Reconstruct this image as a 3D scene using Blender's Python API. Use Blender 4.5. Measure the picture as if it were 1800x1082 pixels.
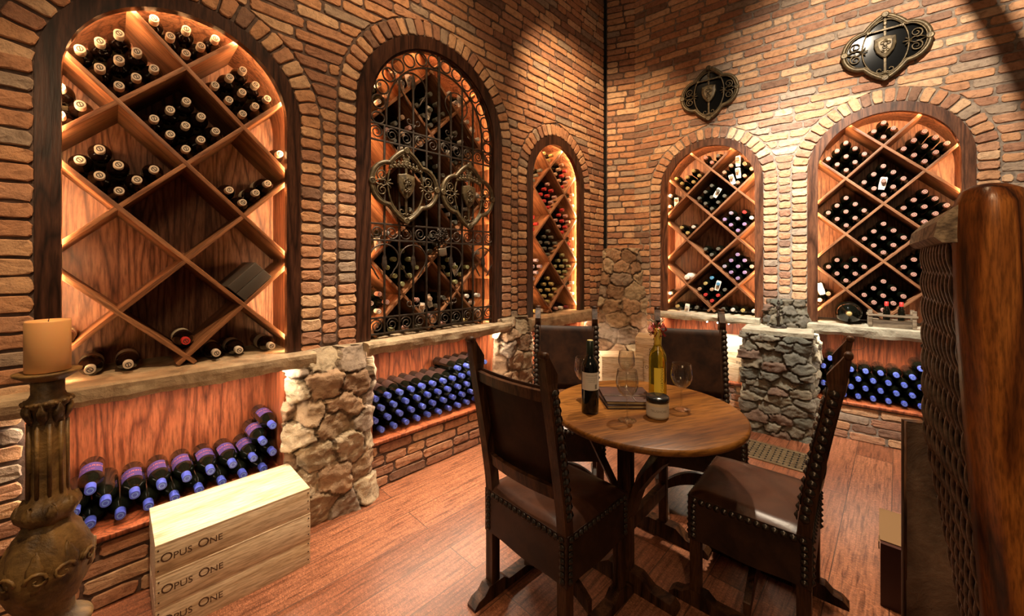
import bpy, bmesh, math, random
import numpy as np
from mathutils import Vector, Matrix, noise
random.seed(7); np.random.seed(7)
PI = math.pi
for o in list(bpy.data.objects): bpy.data.objects.remove(o)
scn = bpy.context.scene
COL = scn.collection

# ------------------------------------------------------------------ camera
H = 1.37
cd = bpy.data.cameras.new('camera'); cam = bpy.data.objects.new('camera', cd); COL.objects.link(cam)
cam.location = (0, 0, H); cam.rotation_euler = (PI/2, 0, 0)
cd.sensor_fit = 'HORIZONTAL'; cd.sensor_width = 36.0
cd.lens = 36.0*690/1800; cd.shift_y = (463-541)/1800.0; cd.clip_start = 0.02
scn.camera = cam
# ------------------------------------------------------------------ world, exposure
w = bpy.data.worlds.new('world'); scn.world = w; w.use_nodes = True
w.node_tree.nodes['Background'].inputs[0].default_value = (1.0, 0.72, 0.48, 1)
w.node_tree.nodes['Background'].inputs[1].default_value = 0.05
scn.view_settings.view_transform = 'Standard'; scn.view_settings.look = 'None'
scn.view_settings.gamma = 1.0; scn.view_settings.use_curve_mapping = False
scn.view_settings.exposure = 0.35

WARM = (1.0, 0.66, 0.36); NEUT = (1.0, 0.82, 0.60); AMB = (1.0, 0.50, 0.20)
def spot(name, loc, tgt, power, size, blend=0.5, color=WARM, radius=0.04):
    l = bpy.data.lights.new(name, 'SPOT'); l.energy = power; l.spot_size = math.radians(size)
    l.spot_blend = blend; l.color = color; l.shadow_soft_size = radius
    o = bpy.data.objects.new(name, l); COL.objects.link(o); o.location = loc
    o.rotation_euler = (Vector(tgt)-Vector(loc)).to_track_quat('-Z', 'Y').to_euler(); return o
def area(name, mat, sx, sy, power, color=WARM):
    l = bpy.data.lights.new(name, 'AREA'); l.energy = power; l.shape = 'RECTANGLE'
    l.size = sx; l.size_y = sy; l.color = color
    o = bpy.data.objects.new(name, l); COL.objects.link(o); o.matrix_world = mat; return o
spot('spot_fountain', (1.35, 2.0, 3.9), (2.3, 3.20, 1.85), 800, 46, 1.0, (1.0, 0.97, 0.86))
spot('spot_right_arch', (1.5, 1.4, 3.9), (2.9, 2.85, 2.5), 360, 80, 0.9, (1.0, 0.84, 0.64), 0.012)
spot('spot_table', (1.25, 2.35, 3.9), (0.85, 1.85, 0.6), 420, 50, 0.8, NEUT)
spot('spot_corner', (0.5, 2.6, 3.9), (1.0, 4.2, 1.9), 260, 75, 0.9, WARM)
spot('spot_left_floor', (0.0, 2.2, 3.9), (-0.45, 2.35, 0.0), 600, 45, 0.8, NEUT)
spot('spot_left_wall', (-0.2, 1.6, 3.9), (-0.9, 2.4, 2.0), 85, 95, 0.9, WARM)
spot('spot_left_near', (-0.5, 0.7, 3.6), (-1.35, 1.6, 0.6), 190, 60, 0.9, WARM)
spot('spot_right_floor', (1.6, 1.6, 3.9), (1.75, 2.1, 0.0), 260, 45, 0.9, WARM)
area('lamp_behind', Matrix.Translation((0.1, -1.2, 2.7)) @ Matrix.Rotation(math.radians(62), 4, 'X'), 0.8, 0.8, 12, WARM)
spot('spot_near_right', (0.15, -0.4, 2.6), (0.95, 0.8, 1.0), 42, 50, 0.8, WARM)
spot('spot_centre', (0.3, 0.6, 3.9), (0.9, 1.3, 0.0), 60, 80, 0.9, WARM)

# ------------------------------------------------------------------ wall frames: local x along the wall, y up, z out into the room
def frame(d, P):
    d = Vector((d[0], d[1], 0)).normalized(); n = d.cross(Vector((0, 0, 1)))
    m = Matrix.Identity(4)
    for i in range(3): m[i][0] = d[i]; m[i][1] = (0, 0, 1)[i]; m[i][2] = n[i]; m[i][3] = P[i]
    return m
dl = Vector((0.9826, 1, 0)).normalized(); nl = dl.cross(Vector((0, 0, 1)))
dr = Vector((1.246, -1, 0)).normalized(); nr = dr.cross(Vector((0, 0, 1)))
WL = frame(dl, Vector((-1.483, 1.789, 0))+nl*0.05)
WR = frame(dr, Vector((2.366, 3.35, 0))+nr*0.05)
def at(W, s, z, o=0.0): return W @ Matrix.Translation((s, z, o))
def wp(W, s, z, o=0.0): return W @ Vector((s, z, o))

# ------------------------------------------------------------------ materials
def nt(name):
    m = bpy.data.materials.new(name); m.use_nodes = True; t = m.node_tree
    return m, t, t.nodes['Principled BSDF']
def N(t, typ, **kw):
    n = t.nodes.new(typ)
    for k, v in kw.items():
        if isinstance(k, str) and hasattr(n, k): setattr(n, k, v)
    return n
def ramp(t, stops, interp='LINEAR'):
    r = t.nodes.new('ShaderNodeValToRGB'); r.color_ramp.interpolation = interp
    while len(r.color_ramp.elements) < len(stops): r.color_ramp.elements.new(0.5)
    for e, (p, c) in zip(r.color_ramp.elements, stops): e.position = p; e.color = (*c, 1)
    return r
def mapping(t, scale, coord='Object', rot=(0, 0, 0)):
    tc = t.nodes.new('ShaderNodeTexCoord'); mp = t.nodes.new('ShaderNodeMapping')
    mp.inputs['Scale'].default_value = scale; mp.inputs['Rotation'].default_value = rot
    t.links.new(tc.outputs[coord], mp.inputs[0]); return mp
def noise_n(t, vec, scale, detail=4, rough=0.55, dist=0.0):
    n = t.nodes.new('ShaderNodeTexNoise'); n.inputs['Scale'].default_value = scale
    n.inputs['Detail'].default_value = detail; n.inputs['Roughness'].default_value = rough
    n.inputs['Distortion'].default_value = dist
    if vec is not None: t.links.new(vec, n.inputs['Vector'])
    return n
def bump(t, b, h, strength, dist=0.01):
    n = t.nodes.new('ShaderNodeBump'); n.inputs['Strength'].default_value = strength; n.inputs['Distance'].default_value = dist
    t.links.new(h, n.inputs['Height']); t.links.new(n.outputs[0], b.inputs['Normal'])
def mixc(t, fac, a, b, mode='MIX'):
    n = t.nodes.new('ShaderNodeMix'); n.data_type = 'RGBA'; n.blend_type = mode
    for s, v in ((0, fac), (6, a), (7, b)):
        if isinstance(v, (int, float)): n.inputs[s].default_value = v
        elif isinstance(v, tuple): n.inputs[s].default_value = (*v, 1)
        else: t.links.new(v, n.inputs[s])
    return n.outputs[2]
def wood(name, dark, mid, light, grain='y', scale=1.0, rough=0.4, bmp=0.15, ring=9.0, spec=0.35):
    m, t, b = nt(name)
    sc = {'x': (0.10, 1, 1), 'y': (1, 0.10, 1), 'z': (1, 1, 0.10)}[grain]
    mp = mapping(t, tuple(v*scale for v in sc))
    oi = t.nodes.new('ShaderNodeObjectInfo')
    add = t.nodes.new('ShaderNodeVectorMath'); add.operation = 'ADD'
    t.links.new(mp.outputs[0], add.inputs[0]); t.links.new(oi.outputs['Random'], add.inputs[1])
    big = noise_n(t, add.outputs[0], 4.0, 2, 0.5, 0.4)
    ml = t.nodes.new('ShaderNodeMath'); ml.operation = 'MULTIPLY'; ml.inputs[1].default_value = ring
    t.links.new(big.outputs[0], ml.inputs[0])
    fr = t.nodes.new('ShaderNodeMath'); fr.operation = 'PINGPONG'; fr.inputs[1].default_value = 0.5
    t.links.new(ml.outputs[0], fr.inputs[0])
    fine = noise_n(t, add.outputs[0], 95.0, 3, 0.6)
    r1 = ramp(t, [(0.0, dark), (0.18, mid), (0.5, light)]); t.links.new(fr.outputs[0], r1.inputs[0])
    r2 = ramp(t, [(0.35, tuple(c*0.45 for c in dark)), (0.6, (1, 1, 1))]); t.links.new(fine.outputs[0], r2.inputs[0])
    c = mixc(t, 0.55, r1.outputs[0], r2.outputs[0], 'MULTIPLY')
    t.links.new(c, b.inputs['Base Color']); b.inputs['Roughness'].default_value = rough
    bump(t, b, fine.outputs[0], bmp, 0.002); b.inputs['Specular IOR Level'].default_value = spec; return m
def plain(name, col, rough=0.5, metal=0.0, **kw):
    m, t, b = nt(name); b.inputs['Base Color'].default_value = (*col, 1)
    b.inputs['Roughness'].default_value = rough; b.inputs['Metallic'].default_value = metal
    for k, v in kw.items(): b.inputs[k.replace('_', ' ')].default_value = v
    return m
def mottled(name, a, c, scale, rough=0.6, metal=0.0, bmp=0.2, dist=0.004, coord='Object', lo=0.35, hi=0.65, spec=0.5):
    m, t, b = nt(name); mp = mapping(t, (1, 1, 1), coord); n = noise_n(t, mp.outputs[0], scale, 6, 0.62, 0.3)
    r = ramp(t, [(lo, a), (hi, c)]); t.links.new(n.outputs[0], r.inputs[0]); t.links.new(r.outputs[0], b.inputs['Base Color'])
    b.inputs['Roughness'].default_value = rough; b.inputs['Metallic'].default_value = metal
    bump(t, b, n.outputs[0], bmp, dist); b.inputs['Specular IOR Level'].default_value = spec; return m
def emit(name, col, s):
    m, t, b = nt(name); b.inputs['Base Color'].default_value = (*col, 1)
    b.inputs['Emission Color'].default_value = (*col, 1); b.inputs['Emission Strength'].default_value = s; return m

def brick_mat():
    m, t, b = nt('tumbled_brick')
    at_ = t.nodes.new('ShaderNodeAttribute'); at_.attribute_name = 'rnd'
    r = ramp(t, [(0.0, (0.25, 0.145, 0.10)), (0.09, (0.36, 0.185, 0.115)), (0.24, (0.48, 0.245, 0.135)), (0.40, (0.54, 0.29, 0.155)),
                 (0.54, (0.60, 0.36, 0.205)), (0.68, (0.50, 0.27, 0.16)), (0.80, (0.64, 0.42, 0.26)), (0.93, (0.36, 0.27, 0.20)), (1.0, (0.30, 0.25, 0.2))], 'CONSTANT')
    t.links.new(at_.outputs['Fac'], r.inputs[0])
    mp = mapping(t, (1, 1, 1)); n1 = noise_n(t, mp.outputs[0], 28, 6, 0.7, 0.5); n2 = noise_n(t, mp.outputs[0], 140, 4, 0.6)
    r1 = ramp(t, [(0.30, (0.45, 0.40, 0.38)), (0.52, (1, 1, 1)), (0.72, (1.2, 1.12, 1.0))]); t.links.new(n1.outputs[0], r1.inputs[0])
    c = mixc(t, 0.8, r.outputs[0], r1.outputs[0], 'MULTIPLY')
    t.links.new(c, b.inputs['Base Color']); b.inputs['Roughness'].default_value = 0.85
    b.inputs['Specular IOR Level'].default_value = 0.25
    ad = t.nodes.new('ShaderNodeMath'); ad.operation = 'ADD'; t.links.new(n1.outputs[0], ad.inputs[0]); t.links.new(n2.outputs[0], ad.inputs[1])
    bump(t, b, ad.outputs[0], 0.55, 0.006); return m
def stone_mat(name, cols, mort):
    m, t, b = nt(name)
    a1 = t.nodes.new('ShaderNodeAttribute'); a1.attribute_name = 'rnd'
    a2 = t.nodes.new('ShaderNodeAttribute'); a2.attribute_name = 'mort'
    k = len(cols); r = ramp(t, [(i/k, c) for i, c in enumerate(cols)], 'CONSTANT'); t.links.new(a1.outputs['Fac'], r.inputs[0])
    mp = mapping(t, (1, 1, 1)); n1 = noise_n(t, mp.outputs[0], 16, 8, 0.7, 0.6); n2 = noise_n(t, mp.outputs[0], 70, 6, 0.7)
    r1 = ramp(t, [(0.30, (0.42, 0.38, 0.34)), (0.50, (1, 1, 1)), (0.75, (1.15, 1.1, 1.0))]); t.links.new(n1.outputs[0], r1.inputs[0])
    c = mixc(t, 0.85, r.outputs[0], r1.outputs[0], 'MULTIPLY'); c = mixc(t, a2.outputs['Fac'], c, mort)
    t.links.new(c, b.inputs['Base Color']); b.inputs['Roughness'].default_value = 0.9; b.inputs['Specular IOR Level'].default_value = 0.2
    ad = t.nodes.new('ShaderNodeMath'); ad.operation = 'ADD'; t.links.new(n1.outputs[0], ad.inputs[0]); t.links.new(n2.outputs[0], ad.inputs[1])
    bump(t, b, ad.outputs[0], 0.7, 0.012); return m
def floor_mat():
    m, t, b = nt('plank_floor')
    mp = mapping(t, (1, 1, 1))
    br = t.nodes.new('ShaderNodeTexBrick'); br.offset = 0.37; br.inputs['Scale'].default_value = 1.0
    br.inputs['Color1'].default_value = (0, 0, 0, 1); br.inputs['Color2'].default_value = (1, 1, 1, 1); br.inputs['Mortar'].default_value = (0.5, 0.5, 0.5, 1)
    br.inputs['Mortar Size'].default_value = 0.0022; br.inputs['Brick Width'].default_value = 1.9; br.inputs['Row Height'].default_value = 0.19
    t.links.new(mp.outputs[0], br.inputs['Vector'])
    r = ramp(t, [(0.0, (0.17, 0.062, 0.032)), (0.35, (0.23, 0.088, 0.045)), (0.7, (0.28, 0.112, 0.060)), (1.0, (0.32, 0.138, 0.076))]); t.links.new(br.outputs['Color'], r.inputs[0])
    mp2 = mapping(t, (1.2, 16, 1)); sh = t.nodes.new('ShaderNodeVectorMath'); sh.operation = 'ADD'
    sc = t.nodes.new('ShaderNodeVectorMath'); sc.operation = 'SCALE'; sc.inputs['Scale'].default_value = 37.0
    t.links.new(br.outputs['Color'], sc.inputs[0]); t.links.new(mp2.outputs[0], sh.inputs[0]); t.links.new(sc.outputs[0], sh.inputs[1])
    g = noise_n(t, sh.outputs[0], 5.0, 6, 0.6, 0.6)
    gr = ramp(t, [(0.34, (0.28, 0.2, 0.17)), (0.5, (0.9, 0.85, 0.8)), (0.66, (1.25, 1.2, 1.15))]); t.links.new(g.outputs[0], gr.inputs[0])
    fl = noise_n(t, mapping(t, (3, 1.2, 1)).outputs[0], 60.0, 3, 0.6, 1.5)   # ray flecks across the grain
    fr = ramp(t, [(0.42, (0.50, 0.45, 0.42)), (0.55, (1.0, 1.0, 1.0)), (0.68, (1.6, 1.6, 1.6))]); t.links.new(fl.outputs[0], fr.inputs[0])
    c = mixc(t, 0.8, r.outputs[0], gr.outputs[0], 'MULTIPLY'); c = mixc(t, 0.75, c, fr.outputs[0], 'MULTIPLY')
    c = mixc(t, br.outputs['Fac'], c, (0.07, 0.03, 0.018))
    t.links.new(c, b.inputs['Base Color']); b.inputs['Roughness'].default_value = 0.34
    sub = t.nodes.new('ShaderNodeMath'); sub.operation = 'SUBTRACT'; t.links.new(g.outputs[0], sub.inputs[0]); t.links.new(br.outputs['Fac'], sub.inputs[1])
    bump(t, b, sub.outputs[0], 0.35, 0.004); return m

M = {}
M['brick'] = brick_mat()
M['mortar'] = mottled('mortar', (0.07, 0.045, 0.036), (0.16, 0.105, 0.08), 30, 0.95, 0, 0.6, 0.008)
M['mortar_pale'] = mottled('pale_mortar', (0.15, 0.115, 0.09), (0.31, 0.245, 0.19), 30, 0.95, 0, 0.6, 0.008)
M['stone_warm'] = stone_mat('fieldstone_warm', [(0.34, 0.235, 0.145), (0.42, 0.33, 0.22), (0.27, 0.17, 0.105), (0.38, 0.25, 0.155), (0.29, 0.22, 0.165), (0.46, 0.36, 0.245)], (0.15, 0.105, 0.07))
M['stone_grey'] = stone_mat('fieldstone_grey', [(0.15, 0.135, 0.105), (0.20, 0.18, 0.135), (0.11, 0.10, 0.085), (0.17, 0.145, 0.11), (0.13, 0.125, 0.10), (0.21, 0.18, 0.13), (0.16, 0.14, 0.11), (0.24, 0.215, 0.165), (0.17, 0.110, 0.08), (0.14, 0.13, 0.105)], (0.15, 0.12, 0.085))
M['ledge'] = mottled('ledge_stone', (0.24, 0.165, 0.095), (0.50, 0.38, 0.24), 9, 0.85, 0, 0.9, 0.02)
M['ledge_grey'] = mottled('ledge_stone_grey', (0.27, 0.23, 0.16), (0.52, 0.46, 0.34), 9, 0.85, 0, 0.9, 0.02)
M['walnut'] = wood('dark_walnut', (0.022, 0.009, 0.005), (0.055, 0.021, 0.012), (0.085, 0.034, 0.018), 'y', 1.2, 0.32, 0.3, 12)
M['walnut_r'] = wood('mid_walnut', (0.055, 0.020, 0.010), (0.12, 0.045, 0.022), (0.17, 0.066, 0.032), 'y', 1.2, 0.35, 0.3, 12)
M['oak'] = wood('oak', (0.13, 0.045, 0.020), (0.32, 0.135, 0.066), (0.40, 0.18, 0.092), 'y', 1.3, 0.45, 0.15, 14)
M['oak_div'] = wood('oak_divider', (0.17, 0.066, 0.028), (0.29, 0.125, 0.055), (0.36, 0.165, 0.075), 'x', 1.3, 0.45, 0.12, 6)
M['bin'] = wood('red_oak', (0.12, 0.026, 0.009), (0.28, 0.072, 0.026), (0.35, 0.10, 0.038), 'y', 1.1, 0.42, 0.12, 14)
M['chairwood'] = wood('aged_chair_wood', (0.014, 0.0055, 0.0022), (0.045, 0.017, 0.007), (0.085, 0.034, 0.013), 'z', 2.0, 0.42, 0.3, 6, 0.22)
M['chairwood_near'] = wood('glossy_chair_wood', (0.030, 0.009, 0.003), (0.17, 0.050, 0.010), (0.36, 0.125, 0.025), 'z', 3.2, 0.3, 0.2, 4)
M['table'] = wood('table_top_wood', (0.095, 0.030, 0.004), (0.165, 0.060, 0.010), (0.210, 0.082, 0.015), 'x', 1.0, 0.40, 0.2, 5, 0.22)
M['pine'] = wood('pale_pine', (0.58, 0.41, 0.24), (0.70, 0.54, 0.35), (0.76, 0.61, 0.42), 'x', 1.6, 0.6, 0.06, 5)
M['oldwood'] = wood('weathered_wood', (0.10, 0.065, 0.04), (0.26, 0.19, 0.12), (0.36, 0.27, 0.18), 'x', 2.5, 0.7, 0.4, 7)
M['leather'] = mottled('dark_leather', (0.010, 0.0045, 0.0025), (0.034, 0.014, 0.007), 11, 0.45, 0, 0.35, 0.004, spec=0.28)
M['leather_back'] = mottled('worn_leather', (0.009, 0.0032, 0.0016), (0.034, 0.0125, 0.005), 9, 0.55, 0, 0.25, 0.003, spec=0.14)
M['leather_seat'] = mottled('seat_leather', (0.018, 0.0065, 0.0035), (0.050, 0.018, 0.009), 7, 0.33, 0, 0.3, 0.006, spec=0.28)
M['leather_hide'] = mottled('cracked_hide', (0.045, 0.028, 0.019), (0.18, 0.115, 0.075), 7, 0.42, 0, 1.0, 0.02)
M['stud'] = plain('iron_stud', (0.050, 0.040, 0.032), 0.3, 0.7)
M['cord'] = mottled('leather_cord', (0.07, 0.05, 0.032), (0.24, 0.17, 0.115), 60, 0.33, 0, 0.4, 0.002)
M['iron'] = mottled('wrought_iron', (0.028, 0.020, 0.015), (0.075, 0.055, 0.040), 40, 0.5, 0.6, 0.3, 0.002)
M['bronze'] = mottled('aged_bronze', (0.040, 0.027, 0.012), (0.135, 0.095, 0.045), 35, 0.45, 0.4, 0.35, 0.002)
M['blackglass'] = plain('black_glass', (0.004, 0.004, 0.004), 0.12, 0, Specular_IOR_Level=0.08)
M['glass_dark'] = plain('dark_bottle_glass', (0.003, 0.0035, 0.002), 0.07, 0, Coat_Weight=0.3)
M['glass_brown'] = plain('brown_bottle_glass', (0.005, 0.0022, 0.0015), 0.06, 0, Coat_Weight=0.3)
m, t, b = nt('clear_glass')
tr = t.nodes.new('ShaderNodeBsdfTransparent'); gl = t.nodes.new('ShaderNodeBsdfGlossy'); gl.inputs['Roughness'].default_value = 0.02
tr.inputs[0].default_value = (0.94, 0.94, 0.92, 1); lw = t.nodes.new('ShaderNodeLayerWeight'); lw.inputs[0].default_value = 0.5; fr = t.nodes.new('ShaderNodeMath'); fr.operation = 'POWER'; fr.inputs[1].default_value = 2.2; t.links.new(lw.outputs['Facing'], fr.inputs[0])
fr2 = t.nodes.new('ShaderNodeMath'); fr2.operation = 'MULTIPLY_ADD'; fr2.inputs[1].default_value = 0.85; fr2.inputs[2].default_value = 0.05; t.links.new(fr.outputs[0], fr2.inputs[0]); fr = fr2
mx = t.nodes.new('ShaderNodeMixShader'); t.links.new(fr.outputs[0], mx.inputs[0]); t.links.new(tr.outputs[0], mx.inputs[1]); t.links.new(gl.outputs[0], mx.inputs[2])
t.links.new(mx.outputs[0], t.nodes['Material Output'].inputs[0]); M['clear'] = m
m, t, b = nt('yellow_wine_glass'); b.inputs['Transmission Weight'].default_value = 0.92; b.inputs['Roughness'].default_value = 0.03; b.inputs['IOR'].default_value = 1.34
b.inputs['Base Color'].default_value = (0.60, 0.52, 0.04, 1); M['chard'] = m
CAPS = {'cream': (0.55, 0.46, 0.36), 'rose': (0.50, 0.27, 0.22), 'rim': (0.045, 0.03, 0.022), 'blue': (0.045, 0.065, 0.36), 'bluetop': (0.14, 0.25, 0.55),
        'red': (0.52, 0.035, 0.03), 'gold': (0.50, 0.38, 0.14), 'tan': (0.50, 0.31, 0.19), 'grey': (0.12, 0.115, 0.09), 'purple': (0.34, 0.24, 0.46),
        'lilac': (0.36, 0.32, 0.42), 'sky': (0.10, 0.32, 0.55), 'white': (0.72, 0.66, 0.58), 'darkred': (0.20, 0.02, 0.02), 'green': (0.30, 0.29, 0.13)}
for k, v in CAPS.items(): M['cap_'+k] = plain('capsule_'+k, v, 0.42)
M['label'] = plain('cream_label', (0.50, 0.43, 0.31), 0.7)
M['label_purple'] = plain('purple_label', (0.055, 0.028, 0.15), 0.6)
M['label_brown'] = plain('brown_label', (0.045, 0.022, 0.018), 0.45)
M['ink_orange'] = plain('orange_ink', (0.70, 0.20, 0.06), 0.6)
M['ink'] = plain('black_ink', (0.03, 0.015, 0.01), 0.7)
M['ink_brown'] = plain('brown_ink', (0.07, 0.03, 0.012), 0.7)
M['ink_grey'] = plain('grey_ink', (0.22, 0.19, 0.15), 0.7)
M['tag'] = plain('white_tag', (0.75, 0.68, 0.58), 0.6)
m, t, b = nt('candle_wax'); b.inputs['Base Color'].default_value = (0.86, 0.47, 0.19, 1); b.inputs['Roughness'].default_value = 0.45
b.inputs['Subsurface Weight'].default_value = 0.5; b.inputs['Subsurface Radius'].default_value = (0.04, 0.02, 0.01); M['wax'] = m
M['gilt'] = mottled('gilded_carved_wood', (0.040, 0.021, 0.007), (0.26, 0.150, 0.045), 14, 0.5, 0.0, 0.8, 0.01)
M['led'] = emit('led_glow', (1.0, 0.58, 0.27), 170)
M['led_white'] = emit('led_white_glow', (1.0, 0.84, 0.64), 340)
M['ledbulb'] = emit('led_bulb_glow', (1.0, 0.90, 0.75), 120)
M['cardboard'] = plain('cardboard', (0.20, 0.12, 0.055), 0.8)
M['carton_dark'] = plain('dark_carton', (0.045, 0.012, 0.008), 0.5)
M['jar_label'] = plain('jar_label', (0.50, 0.44, 0.36), 0.6)
M['paperedge'] = plain('paper_edges', (0.45, 0.33, 0.16), 0.7)
M['book'] = mottled('book_leather', (0.018, 0.006, 0.004), (0.050, 0.016, 0.009), 12, 0.5, 0, 0.3, 0.002)
M['ribbon'] = plain('red_ribbon', (0.33, 0.02, 0.02), 0.4)
M['grate'] = plain('brass_grate', (0.20, 0.15, 0.09), 0.4, 0.6)
M['dark'] = plain('painted_shade', (0.01, 0.008, 0.006), 0.9)  # near-black colour painting shade at the corner gap and under the grate
M['floor'] = floor_mat()
M['greybox'] = plain('grey_gift_box', (0.060, 0.050, 0.042), 0.45)
M['whitebox'] = plain('white_carton', (0.72, 0.70, 0.62), 0.6)

# ------------------------------------------------------------------ mesh helpers
class MB:
    def __init__(s): s.v = []; s.f = []; s.m = []; s.sm = []; s.a = {}
    def add(s, vs, fs, mi=0, sm=False, **attr):
        o = len(s.v); s.v += [tuple(p) for p in vs]; s.f += [tuple(i+o for i in f) for f in fs]
        s.m += [mi]*len(fs); s.sm += [sm]*len(fs)
        for k, v in attr.items(): s.a.setdefault(k, []); s.a[k] += [v]*len(fs)
        return o
    def box(s, a, b, mi=0, T=None, bev=0.0):
        x0, y0, z0 = a; x1, y1, z1 = b
        if bev <= 0:
            vs = [(x, y, z) for z in (z0, z1) for x, y in ((x0, y0), (x1, y0), (x1, y1), (x0, y1))]
            fs = [(3, 2, 1, 0), (4, 5, 6, 7), (0, 1, 5, 4), (1, 2, 6, 5), (2, 3, 7, 6), (3, 0, 4, 7)]
        else:
            bm = bmesh.new(); bmesh.ops.create_cube(bm, size=1)
            for v in bm.verts: v.co = Vector((x0+(v.co.x+.5)*(x1-x0), y0+(v.co.y+.5)*(y1-y0), z0+(v.co.z+.5)*(z1-z0)))
            bmesh.ops.bevel(bm, geom=bm.edges[:], offset=bev, segments=2, affect='EDGES', profile=0.6)
            vs = [v.co.copy() for v in bm.verts]; fs = [tuple(v.index for v in f.verts) for f in bm.faces]; bm.free()
        if T is not None: vs = [T @ Vector(v) for v in vs]
        s.add(vs, fs, mi, bev > 0)
    def loops(s, loops, mi=0, sm=True, closed=True, cap0=True, cap1=True, mis=None):
        n = len(loops[0]); o = len(s.v)
        for L in loops: s.v += [tuple(p) for p in L]
        for i in range(len(loops)-1):
            for j in range(n if closed else n-1):
                k = (j+1) % n
                s.f.append((o+i*n+j, o+i*n+k, o+(i+1)*n+k, o+(i+1)*n+j)); s.m.append(mis[i] if mis else mi); s.sm.append(sm)
        if closed and cap0: s.f.append(tuple(o+j for j in range(n))[::-1]); s.m.append(mis[0] if mis else mi); s.sm.append(False)
        if closed and cap1: s.f.append(tuple(o+(len(loops)-1)*n+j for j in range(n))); s.m.append(mis[-1] if mis else mi); s.sm.append(False)
    def lathe(s, prof, seg=20, T=None, mi=0, mis=None, cap0=True, cap1=True, sm=True, wob=None):
        L = []
        for r, z in prof:
            ring = []
            for j in range(seg):
                a = 2*PI*j/seg; rr = r*(wob(a, z) if wob else 1)
                p = Vector((rr*math.cos(a), rr*math.sin(a), z)); ring.append(T @ p if T is not None else p)
            L.append(ring)
        s.loops(L, mi, sm, True, cap0, cap1, mis)
    def tube(s, pts, r, seg=6, mi=0, closed=False, T=None, flat=1.0, up=Vector((0, 0, 1))):
        pts = [Vector(p) for p in pts]; n = len(pts); L = []
        for i, p in enumerate(pts):
            if closed: d = pts[(i+1) % n]-pts[i-1]
            else: d = pts[min(i+1, n-1)]-pts[max(i-1, 0)]
            d = d.normalized() if d.length > 1e-9 else Vector((0, 1, 0))
            u = up if abs(d.dot(up)) < 0.95 else Vector((1, 0, 0)) if abs(up.x) < .9 else Vector((0, 1, 0))
            x = d.cross(u).normalized(); y = x.cross(d).normalized(); rr = r(i/(n-1)) if callable(r) else r
            L.append([(p+x*math.cos(2*PI*j/seg+PI/seg)*rr+y*math.sin(2*PI*j/seg+PI/seg)*rr*flat) for j in range(seg)])
        if T is not None: L = [[T @ q for q in l] for l in L]
        if closed: L.append(L[0])
        s.loops(L, mi, True, True, not closed, not closed)
    def sweep(s, pts, sec, mi=0, sm=False, up=Vector((0, 0, 1)), closed=False, scales=None):
        """sec: list of (a,b): a along x = d cross up, b along up-ish"""
        pts = [Vector(p) for p in pts]; n = len(pts); L = []
        for i, p in enumerate(pts):
            if closed: d = pts[(i+1) % n]-pts[i-1]
            else: d = pts[min(i+1, n-1)]-pts[max(i-1, 0)]
            d.normalize(); x = d.cross(up).normalized(); y = x.cross(d).normalized(); k = scales[i] if scales else 1
            L.append([p+x*a*k+y*b_*k for a, b_ in sec])
        if closed: L.append(L[0])
        s.loops(L, mi, sm, True, not closed, not closed)
    def ball(s, c, r, mi=0, seg=8, sq=(1, 1, 1)):
        L = []
        for i in range(1, 5):
            a = PI*i/5; L.append([(c[0]+r*sq[0]*math.sin(a)*math.cos(2*PI*j/seg), c[1]+r*sq[1]*math.sin(a)*math.sin(2*PI*j/seg), c[2]-r*sq[2]*math.cos(a)) for j in range(seg)])
        s.loops(L, mi, True)
    def mesh(s, name, mats, fix=True):
        me = bpy.data.meshes.new(name); me.from_pydata(s.v, [], s.f)
        for mm in mats: me.materials.append(M[mm] if isinstance(mm, str) else mm)
        me.polygons.foreach_set('material_index', s.m); me.polygons.foreach_set('use_smooth', s.sm)
        for k, v in s.a.items():
            if len(v) == len(s.f):
                at_ = me.attributes.new(k, 'FLOAT', 'FACE'); at_.data.foreach_set('value', v)
        if fix:
            bm = bmesh.new(); bm.from_mesh(me); bmesh.ops.recalc_face_normals(bm, faces=bm.faces); bm.to_mesh(me); bm.free()
        me.update(); return me
    def bands(s, name, mats, parent, cuts):
        cc = (-9,)+tuple(cuts)+(99,)
        for lo, hi in zip(cc[:-1], cc[1:]):
            q2 = MB(); ix = {}
            for f, mi, sm in zip(s.f, s.m, s.sm):
                if lo <= sum(s.v[i][2] for i in f)/len(f) < hi:
                    for i in f:
                        if i not in ix: ix[i] = len(q2.v); q2.v.append(s.v[i])
                    q2.f.append(tuple(ix[i] for i in f)); q2.m.append(mi); q2.sm.append(sm)
            if q2.f: q2.obj(name, mats, parent)
    def pieces(s, name, mats, parent):
        bm = bmesh.new(); me = s.mesh('tmp', mats if isinstance(mats, (list, tuple)) else [mats]); bm.from_mesh(me); bm.verts.ensure_lookup_table(); seen = set()
        for v0 in bm.verts:
            if v0.index in seen: continue
            st = [v0]; comp = []; seen.add(v0.index)
            while st:
                v = st.pop(); comp.append(v)
                for e in v.link_edges:
                    u = e.other_vert(v)
                    if u.index not in seen: seen.add(u.index); st.append(u)
            ix = {v.index: i for i, v in enumerate(comp)}; fs = {f for v in comp for f in v.link_faces}
            q2 = MB(); q2.v = [tuple(v.co) for v in comp]
            for f in fs: q2.f.append(tuple(ix[v.index] for v in f.verts)); q2.m.append(f.material_index); q2.sm.append(f.smooth)
            q2.obj(name, mats, parent, None, False)
        bm.free(); bpy.data.meshes.remove(me)
    def obj(s, name, mats, parent=None, mw=None, fix=True):
        return link(name, s.mesh(name, mats if isinstance(mats, (list, tuple)) else [mats], fix), parent, mw)
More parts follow.
